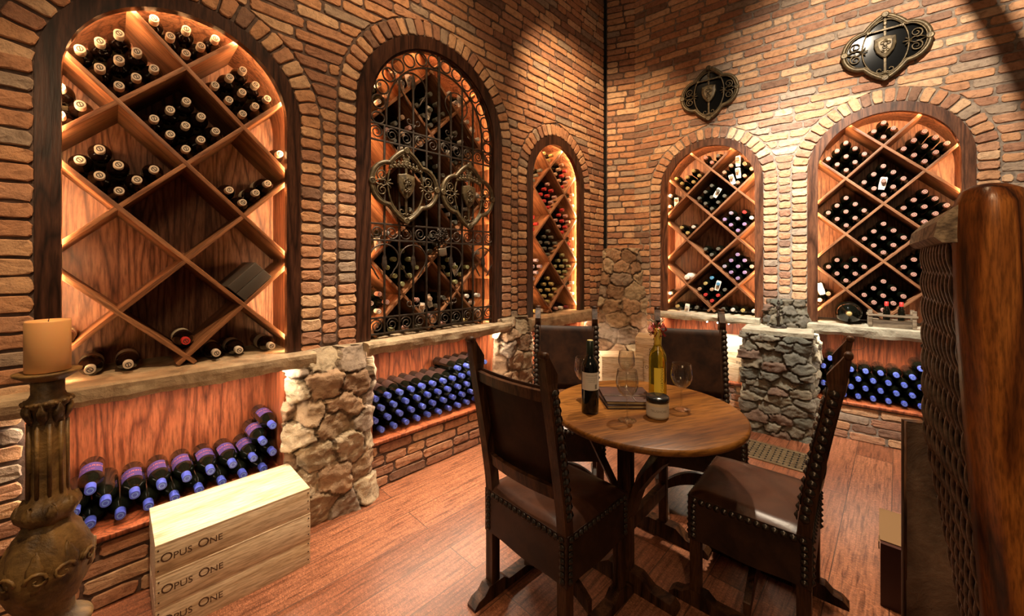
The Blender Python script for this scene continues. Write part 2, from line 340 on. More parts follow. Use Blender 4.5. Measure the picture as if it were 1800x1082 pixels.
def link(name, me, parent=None, mw=None):
    o = bpy.data.objects.new(name, me); COL.objects.link(o)
    if parent is not None:
        o.parent = parent
        if mw is not None: o.matrix_local = mw
    elif mw is not None: o.matrix_world = mw
    return o
def tag(o, label, cat, group=None, kind=None):
    if label: o['label'] = label
    if cat: o['category'] = cat
    if group: o['group'] = group
    if kind: o['kind'] = kind
    return o
def thing(name, label, cat, mw=None, group=None):
    o = bpy.data.objects.new(name, None); COL.objects.link(o); o.empty_display_size = 0.05
    if mw is not None: o.matrix_world = mw
    return tag(o, label, cat, group)
def text_mesh(s, size, extrude=0.0004, align='CENTER', mat='ink'):
    cu = bpy.data.curves.new('lettering', 'FONT'); cu.body = s; cu.size = size; cu.extrude = extrude; cu.align_x = align; cu.resolution_u = 3
    o = bpy.data.objects.new('tmp', cu); COL.objects.link(o); bpy.context.view_layer.update()
    dg = bpy.context.evaluated_depsgraph_get(); me = bpy.data.meshes.new_from_object(o.evaluated_get(dg))
    bpy.data.objects.remove(o); me.materials.clear(); me.materials.append(M[mat]); return me
def loc(x, y, z, rz=0.0): return Matrix.Translation((x, y, z)) @ Matrix.Rotation(rz, 4, 'Z')
def arc(c, r, a0, a1, n): return [(c[0]+r*math.cos(a0+(a1-a0)*i/n), c[1]+r*math.sin(a0+(a1-a0)*i/n)) for i in range(n+1)]
def spiral(cx, cy, r0, r1, a0, turns, n=22, z=0.0):
    return [(cx+(r0+(r1-r0)*i/n)*math.cos(a0+turns*2*PI*i/n), cy+(r0+(r1-r0)*i/n)*math.sin(a0+turns*2*PI*i/n), z) for i in range(n+1)]

# ------------------------------------------------------------------ room shell
SPR = 2.095
# arch: centre, frame outer radius, frame inner radius, spring height, lattice centre, arch name
ARCH = {
 1: dict(W=WL, c=0.012, ro=0.450, ri=0.385, spr=2.097, lc=0.0, nm='big left arch', mat='walnut'),
 2: dict(W=WL, c=1.354, ro=0.592, ri=0.510, spr=2.310, lc=1.32, nm='gated arch', mat='walnut'),
 3: dict(W=WL, c=2.672, ro=0.430, ri=0.350, spr=2.120, lc=2.622, nm='narrow far arch', mat='walnut'),
 4: dict(W=WR, c=-0.622, ro=0.440, ri=0.376, spr=2.105, lc=-0.607, nm='corner arch', mat='walnut_r'),
 5: dict(W=WR, c=0.583, ro=0.458, ri=0.390, spr=2.116, lc=0.588, nm='right arch', mat='walnut_r')}
ZB = 0.90
def brick_poly(mb, q, h, rnd):
    """q: four corners (s,z) counterclockwise; a tumbled brick with worn edges"""
    c = [Vector((a, b_)) for a, b_ in q]; cen = sum(c, Vector((0, 0)))/4
    out = []
    for i in range(4):
        p, n = c[i], c[(i+1) % 4]; L = (n-p).length
        k = 3 if L > 0.12 else (2 if L > 0.05 else 1)
        r = min(0.010, L*0.3); d = (n-p).normalized() if L > 1e-6 else Vector((1, 0))
        ts = [r+(L-2*r)*j/k for j in range(k+1)]
        for tt in ts:
            x = p+d*tt; e = Vector((random.uniform(-1, 1), random.uniform(-1, 1)))*0.0030; out.append(x+e)
    n = len(out); ins = [p+(cen-p).normalized()*random.uniform(0.002, 0.006) for p in out]
    vs = [(p.x, p.y, -0.022) for p in out]+[(p.x, p.y, h-0.003+random.uniform(-.002, .001)) for p in out]+[(p.x, p.y, h+random.uniform(-.002, .002)) for p in ins]+[(cen.x, cen.y, h+random.uniform(-.001, .003))]
    fs = []
    for i in range(n):
        j = (i+1) % n; fs += [(i, j, n+j, n+i), (n+i, n+j, 2*n+j, 2*n+i), (2*n+i, 2*n+j, 3*n)]
    mb.add(vs, fs, 0, False, rnd=rnd)
def half_at(z, R, spr, zb=ZB-0.02):
    if z < zb: return None
    if z <= spr: return R
    if z < spr+R: return math.sqrt(max(R*R-(z-spr)**2, 0))
    return None
def brick_wall(name, W, s0, s1, z1, archs, bins, label, pits=(), mm='mortar'):
    mb = MB(); pitch = 0.0655; mort = 0.013; band = 0.108
    def blocks(z):
        L = []
        for a in archs:
            h = half_at(z, a['ro']+band, a['spr'])
            if h: L.append((a['c']-h, a['c']+h, a))
        for b_ in bins:
            if b_[2]-0.03 < z < b_[3]: L.append((b_[0], b_[1], None))
        for b_ in pits:
            if b_[2] < z < b_[3]: L.append((b_[0], b_[1], None))
        return sorted(L, key=lambda t: t[0])
    row = 0; z = 0.0
    while z < z1:
        zl, zh = z+mort/2, z+pitch-mort/2; zm = (zl+zh)/2; cur = s0; ivs = []
        for a, b_, ar in blocks(zm):
            if a > cur: ivs.append((cur, a, ivr if ivs or cur > s0 else None, ar))
            cur = max(cur, b_); ivr = ar
        ivs.append((cur, s1, ivr if cur > s0 else None, None))
        for a, b_, al, ar in ivs:
            x = a+(mort/2 if al is None else 0.004); off = random.uniform(0, .2)
            first = True
            while x < b_-0.02:
                L = random.choice((.20, .23, .25, .21, .24, .13))*random.uniform(.93, 1.07)
                if first: L *= random.uniform(.35, 1.0)
                e = x+L
                if b_-e < 0.07: e = b_-(mort/2 if ar is None else 0.006)
                q0l = q0h = x; q1l = q1h = e
                if first and al is not None:
                    for zz, key in ((zl, 0), (zh, 1)):
                        hh = half_at(zz, al['ro']+band, al['spr']) or 0
                        if key == 0: q0l = al['c']+hh+.006
                        else: q0h = al['c']+hh+.006
                if e >= b_-0.007 and ar is not None:
                    for zz, key in ((zl, 0), (zh, 1)):
                        hh = half_at(zz, ar['ro']+band, ar['spr']) or 0
                        if key == 0: q1l = ar['c']-hh-.006
                        else: q1h = ar['c']-hh-.006
                if q1l-q0l > .015 and q1h-q0h > .015:
                    dz = random.uniform(-.0025, .0025)
                    brick_poly(mb, [(q0l, zl+dz), (q1l, zl+dz), (q1h, zh+dz), (q0h, zh+dz)], random.uniform(0.001, 0.006), random.random())
                x = e+mort; first = False
        z += pitch; row += 1
    for a in archs:                                   # jamb bands and voussoirs
        for sg in (-1, 1):
            z = ZB-0.03
            while z < a['spr']-0.03:
                e = z+0.0655*random.uniform(.92, 1.08)
                x0 = a['c']+sg*(a['ro']+0.003); x1 = a['c']+sg*(a['ro']+band-0.006)
                if sg < 0: x0, x1 = x1, x0
                brick_poly(mb, [(x0, z+.006), (x1, z+.006), (x1, e-.006), (x0, e-.006)], random.uniform(.006, .011), random.random()); z = e
        Rm = a['ro']+band/2; n = int(PI*Rm/0.066)
        for i in range(n):
            t0 = PI*i/n; t1 = PI*(i+1)/n; g = 0.006/Rm
            ri, ro = a['ro']+0.003, a['ro']+band-0.006
            f = lambda r, t_: (a['c']+r*math.cos(t_), a['spr']+r*math.sin(t_))
            brick_poly(mb, [f(ri, t0+g*1.1), f(ro, t0+g), f(ro, t1-g), f(ri, t1-g*1.1)], random.uniform(.006, .011), random.random())
    nb = len(mb.f)
    # mortar bed, cut open at niches and bins
    zs = sorted(set([0.0, z1]+[round(v, 4) for b_ in bins for v in (b_[2], b_[3])]+[ZB-.02, ZB-.0199]+[a['spr'] for a in archs]+[a['spr']+a['ro']*math.sin(PI/2*i/24) for a in archs for i in range(25)]))
    def holes(z):
        L = []
        for a in archs:
            h = half_at(z, a['ro']-0.004, a['spr'])
            if h: L.append((a['c']-h, a['c']+h))
        for b_ in bins:
            if b_[2]-1e-6 <= z <= b_[3]+1e-6: L.append((b_[0], b_[1]))
        return sorted(L)
    for a, b_ in zip(zs[:-1], zs[1:]):
        if b_-a < 1e-5: continue
        e = (b_-a)*0.001; lo, hi = holes(a+e), holes(b_-e)
        if len(lo) != len(hi): hi = lo = holes((a+b_)/2)
        cl = [s0]+[x for h in lo for x in h]+[s1]; ch = [s0]+[x for h in hi for x in h]+[s1]
        for i in range(0, len(cl), 2):
            mb.add([(cl[i], a, -.004), (cl[i+1], a, -.004), (ch[i+1], b_, -.004), (ch[i], b_, -.004)], [(0, 1, 2, 3)], 1, False)
    mb.a['rnd'] += [0.5]*(len(mb.f)-nb)
    o = mb.obj(name, ['brick', mm], None, W, fix=False)
    tag(o, label, 'wall', None, 'structure'); return o
SHELF = 0.270
BINL = [(-0.46, 0.40, SHELF, 0.86), (0.85, 1.872, SHELF, 0.86), (2.26, 3.11, SHELF, 0.86)]
BINR = [(-1.05, -0.24, SHELF, 0.86), (0.155, 1.05, SHELF, 0.86)]
brick_wall('wall_left', WL, -1.5, 3.480, 4.6, [ARCH[1], ARCH[2], ARCH[3]], BINL, 'left brick wall with three arched wine niches')
brick_wall('wall_right', WR, -1.60, 2.2, 4.6, [ARCH[4], ARCH[5]], BINR, 'right brick wall with two arched wine niches', (), 'mortar_pale')
# chamfered pier across the corner
pa = wp(WL, 3.497, 0); pb = wp(WR, -1.324, 0); dv = (pb-pa); PW = dv.length
pa = pa+dv.normalized()*.020; PW = (pb-pa).length; WP = frame(dv, pa)
ivr = None
brick_wall('wall_corner', WP, 0.0, PW, 4.6, [], [], 'narrow brick pier filling the corner of the room')
mb = MB(); mb.box((3.465, 0, -.12), (3.80, 4.6, -.05)); tag(mb.obj('shadow_strip_1', 'dark', None, WL), 'near-black strip painting the shadow line between the left brick wall and the corner pier', None, None, 'structure')  # near-black strip behind an added gap, painting the corner's shadow line
# floor
mb = MB(); mb.add([(-4, -4, 0), (6, -4, 0), (6, 4, 0), (-4, 4, 0)], [(0, 1, 2, 3)])
fl = mb.obj('floor', 'floor', None, Matrix.Translation((0.6, 2.0, 0)) @ Matrix.Rotation(math.atan2(dl.y, dl.x), 4, 'Z'))
tag(fl, 'wide reddish brown hardwood plank floor', 'floor', None, 'structure')

# ------------------------------------------------------------------ arched wine racks
def arch_pts(c, r, spr, zb, n=40):
    P = [(c+r, zb), (c+r, (zb+spr)/2)]+[(c+r*math.cos(PI*i/n), spr+r*math.sin(PI*i/n)) for i in range(n+1)]+[(c-r, (zb+spr)/2), (c-r, zb)]
    return P
def strip_between(mb, A, B, mi=0):
    vs = A+B; n = len(A); mb.add(vs, [(i, i+1, n+i+1, n+i) for i in range(n-1)], mi, True)
def ring_solid(mb, c, ri, ro, spr, zb, o0, o1, mi=0, n=40):
    I = arch_pts(c, ri, spr, zb, n); O = arch_pts(c, ro, spr, zb, n)
    prof = [[(p[0], p[1], z) for p in P] for P, z in ((I, o0), (I, o1), (O, o1), (O, o0))]
    for a, b_ in ((0, 1), (1, 2), (2, 3), (3, 0)): strip_between(mb, prof[a], prof[b_], mi)
    k = len(I)
    for e in (0, k-1): mb.add([prof[j][e] for j in range(4)], [(0, 1, 2, 3)], mi)
    mb.sm[:] = [False]*len(mb.sm)
NF = -0.05   # plane of the rack's front edges
ND = -0.365  # plane of the back panel
DIVT = 0.018
def build_rack(k, label):
    a = ARCH[k]; c, ro, ri, spr = a['c'], a['ro'], a['ri'], a['spr']; rl = ri+0.030
    T = thing('arched_wine_rack', label, 'wine rack', a['W'])
    mb = MB(); ring_solid(mb, c, ri, ro, spr, ZB, -0.036, 0.004); mb.obj('frame', a['mat'], T)
    if k == 2:
        mb = MB(); ring_solid(mb, c, ri-0.012, ri+0.004, spr, ZB, -0.045, -0.008); mb.obj('inner_molding', 'walnut', T)
    mb = MB(); P = arch_pts(c, rl, spr, ZB)
    strip_between(mb, [(p[0], p[1], -0.036) for p in P], [(p[0], p[1], ND) for p in P]); mb.obj('lining', 'oak', T)
    mb = MB(); P = arch_pts(c, rl+0.003, spr, ZB); mb.add([(p[0], p[1], ND) for p in P], [tuple(range(len(P)))]); mb.obj('back_panel', 'oak', T)
    # dividers
    def inside(s, z):
        h = half_at(z, rl, spr); return h is not None and z > ZB+0.012 and abs(s-c) < h-0.002
    r2 = math.sqrt(.5)
    for sg in (1, -1):
        for m_ in range(-9, 10):
            b0 = 0.945+0.44*m_        # z at lattice centre line
            ts = [tt*0.004 for tt in range(-400, 600) if inside(a['lc']+tt*0.004*r2, b0+sg*tt*0.004*r2)]
            if len(ts) < 12: continue
            t0, t1 = ts[0], ts[-1]; d = Vector((r2, sg*r2, 0)); n_ = Vector((-sg*r2, r2, 0))
            p0 = Vector((a['lc'], b0, 0)); L = t1-t0
            X = Matrix.Identity(4)
            zax = d.cross(n_)
            for i in range(3): X[i][0] = d[i]; X[i][1] = n_[i]; X[i][2] = zax[i]; X[i][3] = (p0+d*(t0+t1)/2)[i]
            mb = MB(); g = 0.0006 if sg > 0 else 0
            zz = (NF-g, ND+0.002); f = 1 if zax.z > 0 else -1
            mb.box((-L/2, -DIVT/2, min(zz[0]*f, zz[1]*f)), (L/2, DIVT/2, max(zz[0]*f, zz[1]*f)), bev=0.0015)
            mb.obj('divider', 'oak_div', T, X)
    # glowing strip tucked behind the frame
    mb = MB(); P = arch_pts(c, ri+0.012, spr, ZB+0.03, 24); Q = arch_pts(c, ri+0.026, spr, ZB+0.03, 24)
    strip_between(mb, [(p[0], p[1], -0.0375) for p in P], [(q[0], q[1], -0.0375) for q in Q]); mb.obj('led_strip', 'led', T)
    return T
build_rack(1, 'large dark-framed arched wine rack with oak diamond lattice nearest the candle')
build_rack(2, 'tall dark-framed arched wine rack behind the iron scrollwork gate')
build_rack(3, 'narrow-looking arched wine rack between the gate and the room corner')
build_rack(4, 'arched wine rack of mixed bottles right of the corner pier')
build_rack(5, 'arched wine rack full of rose-capped bottles above the right bottle bin')

# stone ledges
def ledge(W, s0, s1, depth, mat, label, zt=0.905, th=0.075, seedz=0):
    mb = MB(); n = int((s1-s0)/0.02); L = []
    for i in range(n+1):
        s = s0+(s1-s0)*i/n; nz = lambda k, a_: noise.noise(Vector((s*9+k*7.3+seedz, k*3.1, seedz)))*a_
        nt_ = noise.noise(Vector((s*40, seedz, 5)))*0.003
        f = depth+nz(1, .010)+nt_; ti = th+nz(2, .012)+nt_*1.5
        L.append([(s, zt, -0.366), (s, zt+nz(3, .002), f-0.012), (s, zt-.008, f-.002), (s, zt-ti*.35, f+nz(4, .006)), (s, zt-ti*.7, f-.004+nz(5, .009)), (s, zt-ti, f-.016+nz(6, .004)), (s, zt-ti, f-.026), (s, zt-ti+.026, f-.028), (s, zt-ti+.026, .014), (s, zt-ti+.004, 0.012), (s, zt-ti+.004, -0.366)])
    mb.loops(L, 0, False); o = mb.obj('stone_ledge', mat, None, W); tag(o, label, 'ledge', None); return o
ledge(WL, -0.52, 0.515, 0.085, 'ledge', 'rough brown stone ledge under the big left arch')
ledge(WL, 0.80, 1.985, 0.085, 'ledge', 'rough brown stone ledge under the iron gate', 0.905, .072, 3)
ledge(WL, 2.215, 3.19, 0.085, 'ledge', 'pale stone ledge under the narrow far arch', 0.905, .10, 6)
ledge(WR, -1.10, -0.20, 0.085, 'ledge_grey', 'pale stone ledge under the corner arch behind the rear chair', 0.895, .062, 9)
ledge(WR, 0.10, 1.30, 0.085, 'ledge_grey', 'thick grey stone ledge carrying the small crate and the big round bottle', 0.895, .082, 12)

# wooden bins below the ledges
def bin_(W, b_, label, boards=False):
    s0, s1, z0, z1 = b_; T = thing('bottle_bin', label, 'bin', W)
    mb = MB(); mb.box((s0-.002, z0, -0.372), (s1+.002, z1-.03, -0.362))
    if boards:
        n = int((s1-s0)/.075)
        for i in range(n): x = s0+(s1-s0)*i/n; mb.box((x+.001, z0, -.363), (x+(s1-s0)/n-.001, z1-.03, -.360))
    mb.obj('back_panel', 'bin', T)
    for x, xx in ((s0, s0+.014), (s1-.014, s1)):
        mb = MB(); mb.box((x, z0, -.362), (xx, z1-.03, -.004)); mb.obj('side_panel', 'bin', T)
    mb = MB(); mb.box((s0, z0, -.362), (s1, z0+.02, 0.020), bev=.003); mb.obj('shelf', 'bin', T); return T
bin_(WL, BINL[0], 'red oak bottle bin under the big left arch')
bin_(WL, BINL[1], 'red oak bottle bin under the gated arch', True)
bin_(WL, BINL[2], 'red oak bin under the narrow far arch')
bin_(WR, BINR[0], 'red oak bin behind the rear right chair', True)
bin_(WR, BINR[1], 'red oak bottle bin under the right arch')
# a round cut-out ring on the right bin's back panel
mb = MB(); mb.tube([(0.43+.075*math.cos(2*PI*i/32), 0.70+.06*math.sin(2*PI*i/32), -.358) for i in range(32)], .0018, 4, 0, True)
tag(mb.obj('wire_ring', 'iron', None, WR), 'thin dark wire ring on the back of the right bottle bin', 'ring')
# under-ledge lights
def led(W, s0, s1, z, label, p, o=0.036, sep=False):
    mb = MB(); mb.box((s0, z-.004, o-.004), (s1, z, o+.004)); 
    tag(mb.obj('led_strip', 'led_white', None, W), label, 'light strip')
led(WL, -0.40, 0.395, 0.846, 'light strip under the ledge of the big left arch', 6)
led(WL, 0.90, 1.875, 0.848, 'light strip under the ledge of the iron gate', 6)
led(WL, 2.30, 3.10, 0.824, 'light strip under the ledge of the narrow far arch', 6)
led(WR, -1.0, -0.30, 0.846, 'light strip under the ledge behind the rear right chair', 6)
led(WR, 0.17, 0.95, 0.832, 'light strip under the ledge of the right arch', 6)
for i, s in enumerate((-0.62, -0.53, -0.44)):
    mb = MB(); mb.ball((s, 0.829, 0.058), .006)
    tag(mb.obj('led_bulb', 'ledbulb', None, WR), ('leftmost', 'middle', 'rightmost')[i]+' of the three bright bulbs under the ledge by the fountain pillar', 'bulb', 'bulbs under the ledge')

# ------------------------------------------------------------------ fieldstone masses
def stones(name, label, mat, W, path, z0, z1, size=0.11, elong=1.5, amp=0.022, off=0.012, seed=1, taper=None, cat='pillar', cap=True, res=0.008, groove=0.011):
    """path: closed-ended polyline in (s,o) of the wall frame; surface built upward with rounded stones pushed outward"""
    rs = np.random.RandomState(seed)
    P = np.array(path, float); seg = np.linalg.norm(P[1:]-P[:-1], axis=1); Ltot = seg.sum(); cum = np.concatenate([[0], np.cumsum(seg)])
    nu = max(8, int(Ltot/res)); nv = max(8, int((z1-z0)/res))
    U = np.linspace(0, Ltot, nu); V = np.linspace(z0, z1, nv)
    pos = np.stack([np.interp(U, cum, P[:, 0]), np.interp(U, cum, P[:, 1])], 1)
    # smoothed normals
    e = 0.018
    pf = np.stack([np.interp(np.clip(U+e, 0, Ltot), cum, P[:, 0]), np.interp(np.clip(U+e, 0, Ltot), cum, P[:, 1])], 1)
    pbk = np.stack([np.interp(np.clip(U-e, 0, Ltot), cum, P[:, 0]), np.interp(np.clip(U-e, 0, Ltot), cum, P[:, 1])], 1)
    d = pf-pbk; d /= np.linalg.norm(d, axis=1)[:, None]+1e-9; nrm = np.stack([-d[:, 1], d[:, 0]], 1)
    # seeds in rough courses
    sd = []; z = z0-size*.3
    while z < z1+size:
        hgt = size*rs.uniform(.55, 1.15)/elong*1.3; x = -size*rs.uniform(0, 1)
        while x < Ltot+size:
            wd = size*rs.uniform(.7, 1.5)*elong*.75; sd.append((x+wd/2, z+hgt/2+rs.uniform(-.25, .25)*hgt, rs.random())); x += wd
        z += hgt
    S = np.array(sd); UU, VV = np.meshgrid(U, V, indexing='ij')
    wx = np.array([[noise.noise(Vector((u*11, v*11, seed)))+.5*noise.noise(Vector((u*30, v*30, seed))) for v in V] for u in U])*0.030
    wy = np.array([[noise.noise(Vector((u*11, v*11, seed+9)))+.5*noise.noise(Vector((u*30, v*30, seed+9))) for v in V] for u in U])*0.024
    D = np.sqrt((((UU+wx)[..., None]-S[:, 0])/elong)**2+((VV+wy)[..., None]-S[:, 1])**2)
    idx = np.argsort(D, axis=2)[..., :2]; d1 = np.take_along_axis(D, idx[..., :1], 2)[..., 0]; d2 = np.take_along_axis(D, idx[..., 1:2], 2)[..., 0]
    edge = d2-d1; k = np.clip(edge/groove, 0, 1); k = k*k*(3-2*k); rnd = S[idx[..., 0], 2]
    face = np.array([[noise.noise(Vector((u*18, v*22, seed*3.3)))*.010+noise.noise(Vector((u*45, v*45, seed)))*.006+noise.noise(Vector((u*110, v*110, seed)))*.003 for v in V] for u in U])
    tl = rs.uniform(-.22, .22, (len(S), 2)); i0 = idx[..., 0]
    face = face+(UU-S[i0, 0])*tl[i0, 0]+(VV-S[i0, 1])*tl[i0, 1]
    disp = off*0+k*(amp*(0.55+0.9*rnd)+face)-0.004
    fade = np.clip(np.minimum(UU, Ltot-UU)/0.03, 0, 1)
    mb = MB(); vs = []
    tp = taper if taper else (lambda zz: (1.0, 0.0))
    cs = P[:, 0].mean()
    for i in range(nu):
        for j in range(nv):
            f_, sh = tp(V[j]); s_ = cs+(pos[i, 0]-cs)*f_; o_ = pos[i, 1]*f_+sh if pos[i, 1] > 0.001 else pos[i, 1]
            vs.append((s_+nrm[i, 0]*disp[i, j]*fade[i, j], V[j], o_+nrm[i, 1]*disp[i, j]*fade[i, j]))
    fs = [(i*nv+j, (i+1)*nv+j, (i+1)*nv+j+1, i*nv+j+1) for i in range(nu-1) for j in range(nv-1)]
    mb.add(vs, fs, 0, True)
    ra = [float(rnd[i, j]) for i in range(nu-1) for j in range(nv-1)]; ma = [float(1-k[i, j])*.9 for i in range(nu-1) for j in range(nv-1)]
    if cap:
        top = [i*nv+nv-1 for i in range(nu)]; base = len(mb.v); c_ = np.mean([mb.v[i] for i in top], axis=0); 
        mb.v.append((float(c_[0]), float(c_[1])+.008, float(c_[2])))
        for i in range(nu-1): mb.f.append((top[i], top[i+1], base)); mb.m.append(0); mb.sm.append(False); ra.append(.3); ma.append(.15)
        mb.f.append((top[-1], top[0], base)); mb.m.append(0); mb.sm.append(False); ra.append(.3); ma.append(.15)
    mb.a = {'rnd': ra, 'mort': ma}
    o = mb.obj(name, mat, None, W, fix=False)
    me = o.data; bm = bmesh.new(); bm.from_mesh(me); bmesh.ops.recalc_face_normals(bm, faces=bm.faces); bm.to_mesh(me); bm.free()
    tag(o, label, cat); return o
stones('stone_pilaster', 'rough fieldstone pilaster between the big left arch and the gated arch', 'stone_warm', WL,
       [(0.395, -0.03), (0.402, 0.01), (0.47, 0.090), (0.78, 0.085), (0.825, 0.04), (0.83, -0.03)], 0, 0.905, 0.165, 1.25, .026, seed=4,
       taper=lambda z: (1.0-0.10*max(0, z-.75)/.15, -0.06*max(0, z-.78)/.12))
stones('stone_pilaster', 'rough fieldstone pilaster half hidden behind the chairs, right of the gated arch', 'stone_warm', WL,
       [(1.870, -0.03), (1.875, 0.01), (1.935, 0.07), (2.20, 0.065), (2.25, 0.03), (2.255, -0.03)], 0, 0.93, 0.135, 1.25, .024, seed=11,
       taper=lambda z: (1.0-0.10*max(0, z-.75)/.15, -0.04*max(0, z-.78)/.15))
# bulging corner stones, in the pier frame
stones('stone_buttress', 'bulging fieldstone base of the brick pier in the corner', 'stone_warm', WP,
       [(-0.16, -0.10), (-0.15, 0.0), (-0.07, 0.10), (PW*.5, 0.155), (PW+.05, 0.11), (PW+.14, 0.0), (PW+.15, -0.15)], 0, 1.53, 0.19, 1.30, .030, seed=21,
       taper=lambda z: (1.0-0.35*max(0, z-.85)/.68, -0.02*max(0, z-.85)/.68), groove=.016)
stones('stone_fountain', 'square grey fieldstone fountain pillar standing between the two right arches', 'stone_grey', WR,
       [(-0.285, -0.05), (-0.285, 0.26), (-0.27, 0.285), (0.110, 0.285), (0.130, 0.26), (0.175, 0.0), (0.175, -0.05)], 0, 0.80, 0.105, 1.75, .036, seed=33, cat='fountain')
o = stones('stone_backing', 'heap of grey stones rising behind the fountain spout', 'stone_grey', WR,
       [(-0.165, -0.02), (-0.16, 0.06), (-0.13, 0.085), (0.09, 0.085), (0.12, 0.05), (0.125, -0.02)], 0.83, 1.07, 0.10, 1.3, .028, seed=41, cat='stonework',
       taper=lambda z: (1.0-0.25*max(0, z-.9)/.2, 0.0))
mb = MB()   # slab on the fountain
n = 40; L = []
for (z, g) in ((0.79, -.004), (0.80, .012), (0.83, .016), (0.845, .004)):
    L.append([(s+noise.noise(Vector((s*20, o_*20, 3)))*.008, z+noise.noise(Vector((s*8, o_*8, 7)))*.004, o_+noise.noise(Vector((s*20, o_*20, 9)))*.008) for s, o_ in
              [(-.285-g+.44*i/10*1.0+(2*g*i/10), .29+g) for i in range(11)]+[(.155+g, .29+g-(.29+g)*i/6) for i in range(1, 7)]+[(-.285-g, (.29+g)*i/6) for i in range(0, 6)]])
mb.loops(L, 0, False); tag(mb.obj('fountain_slab', 'ledge_grey', None, WR), 'flat stone slab topping the square fountain pillar', 'slab')
T = thing('fountain_spout', 'small black iron tap with a finial and lever standing on the fountain pillar', 'tap', at(WR, -0.06, 0.845, 0.16))
mb = MB(); mb.tube([(0, 0, 0), (0, .03, 0), (0, .10, 0), (0, .16, 0)], lambda t_: .014-.006*t_, 8, 0, False, None, 1, Vector((1, 0, 0))); mb.ball((0, .165, 0), .018); mb.obj('post', 'iron', T)
mb = MB(); mb.ball((0, .20, 0), .013); mb.tube([(0, .205, 0), (0, .235, 0)], lambda t_: .008*(1-t_)+.001, 6, 0, False, None, 1, Vector((1, 0, 0))); mb.obj('finial', 'iron', T)
mb = MB(); mb.tube([(-.02, .08, 0), (.02, .10, .0), (.045, .125, .01)], .006, 6); mb.tube([(0, .10, 0), (0, .105, .03), (0, .09, .05)], .006, 6); mb.obj('lever', 'iron', T)
mb = MB(); mb.lathe([(.055, 0), (.06, .006), (.03, .010)], 16, Matrix.Rotation(-PI/2, 4, 'X') @ Matrix.Scale(1, 4), 0); mb.obj('drip_plate', 'iron', T)

# ------------------------------------------------------------------ bottles (local axis +Z points out of the wall, toward the room)
PROF = [(.030, 0), (.0362, .003), (.0372, .010), (.0372, .175), (.0365, .188), (.033, .203), (.026, .217), (.0185, .230), (.0150, .242), (.0140, .256), (.0140, .288)]
PROF_MAG = [(.030, 0), (.0370, .003), (.0378, .010), (.0378, .190), (.0374, .203), (.0350, .216), (.0290, .228), (.0215, .238), (.0168, .247), (.0152, .256), (.0152, .284)]
_bm = {}
def glass_mesh(kind, seg=16):
    if kind not in _bm:
        mb = MB(); p = PROF_MAG if kind == 'magnum' else PROF
        mb.lathe(p, seg+4 if kind == 'magnum' else seg); _bm[kind] = mb.mesh('wine_bottle', ['glass_brown' if kind == 'magnum' else 'glass_dark'])
    return _bm[kind]
def cap_mesh(col, kind='std', deco='ring', top=None):
    key = ('cap', col, kind, deco)
    if key not in _bm:
        mb = MB(); r = .0168 if kind == 'magnum' else (.0172 if kind == 'bin' else .0152); L0 = .242 if kind != 'bin' else .238
        z1 = .2905
        mb.lathe([(r*.97, L0+.004), (r, L0+.006), (r, z1-.002), (r*.93, z1)], 16, None, 0, None, False, False)
        rings = [(r*.93, 0), (r*.60, 0 if deco != 'plain' else 0), (r*.42, 1 if deco == 'ring' else 0), (0.0004, 0)]
        prev = r*.93; seq = [(r*.62, 0), (r*.42, 1), (.0003, 2)]
        for rr, mi in seq:
            mb.lathe([(prev, z1), (rr, z1)], 16, None, mi, None, False, False, False); prev = rr
        if deco == 'slash':
            mb.box((-.0016, -r*.5, z1), (.0016, r*.5, z1+.0004), 1, Matrix.Rotation(.6, 4, 'Z'))
        mats = ['cap_'+col, 'cap_rim' if deco != 'plain' else 'cap_'+col, top or 'cap_'+col]
        if deco == 'blue': mats = ['cap_'+col, 'cap_bluetop', 'cap_'+col]
        _bm[key] = mb.mesh('capsule', mats)
    return _bm[key]
def label_mesh(kind):
    if kind not in _bm:
        mb = MB()
        if kind == 'label_cream': mb.lathe([(.0383, .09), (.0383, .160)], 20, None, 0, None, False, False); _bm[kind] = mb.mesh('label', ['label'])
        elif kind in ('label_bin', 'label_bin2'):
            L = [[(.0382*1.06*math.cos(a), .0382*1.06*math.sin(a), z) for a in [PI/2-1.0+2.0*j/14 for j in range(15)]] for z in (.085, .180)]
            mb.loops(L, 0, True, False); _bm[kind] = mb.mesh('label', ['label_purple' if kind == 'label_bin' else 'label_brown'])
    return _bm[kind]
def bend_text(s, size, R, zc, mat, ang0=PI/2, rot=False):
    me = text_mesh(s, size, 0.0, 'CENTER', mat)
    for v in me.vertices:
        x, y = v.co.x, v.co.y
        a = ang0+x/R*(1); v.co = Vector((R*math.cos(a), R*math.sin(a), zc-y)) if not rot else Vector((R*math.cos(ang0-y/R), R*math.sin(ang0-y/R), zc+x))
    return me
tg = MB()
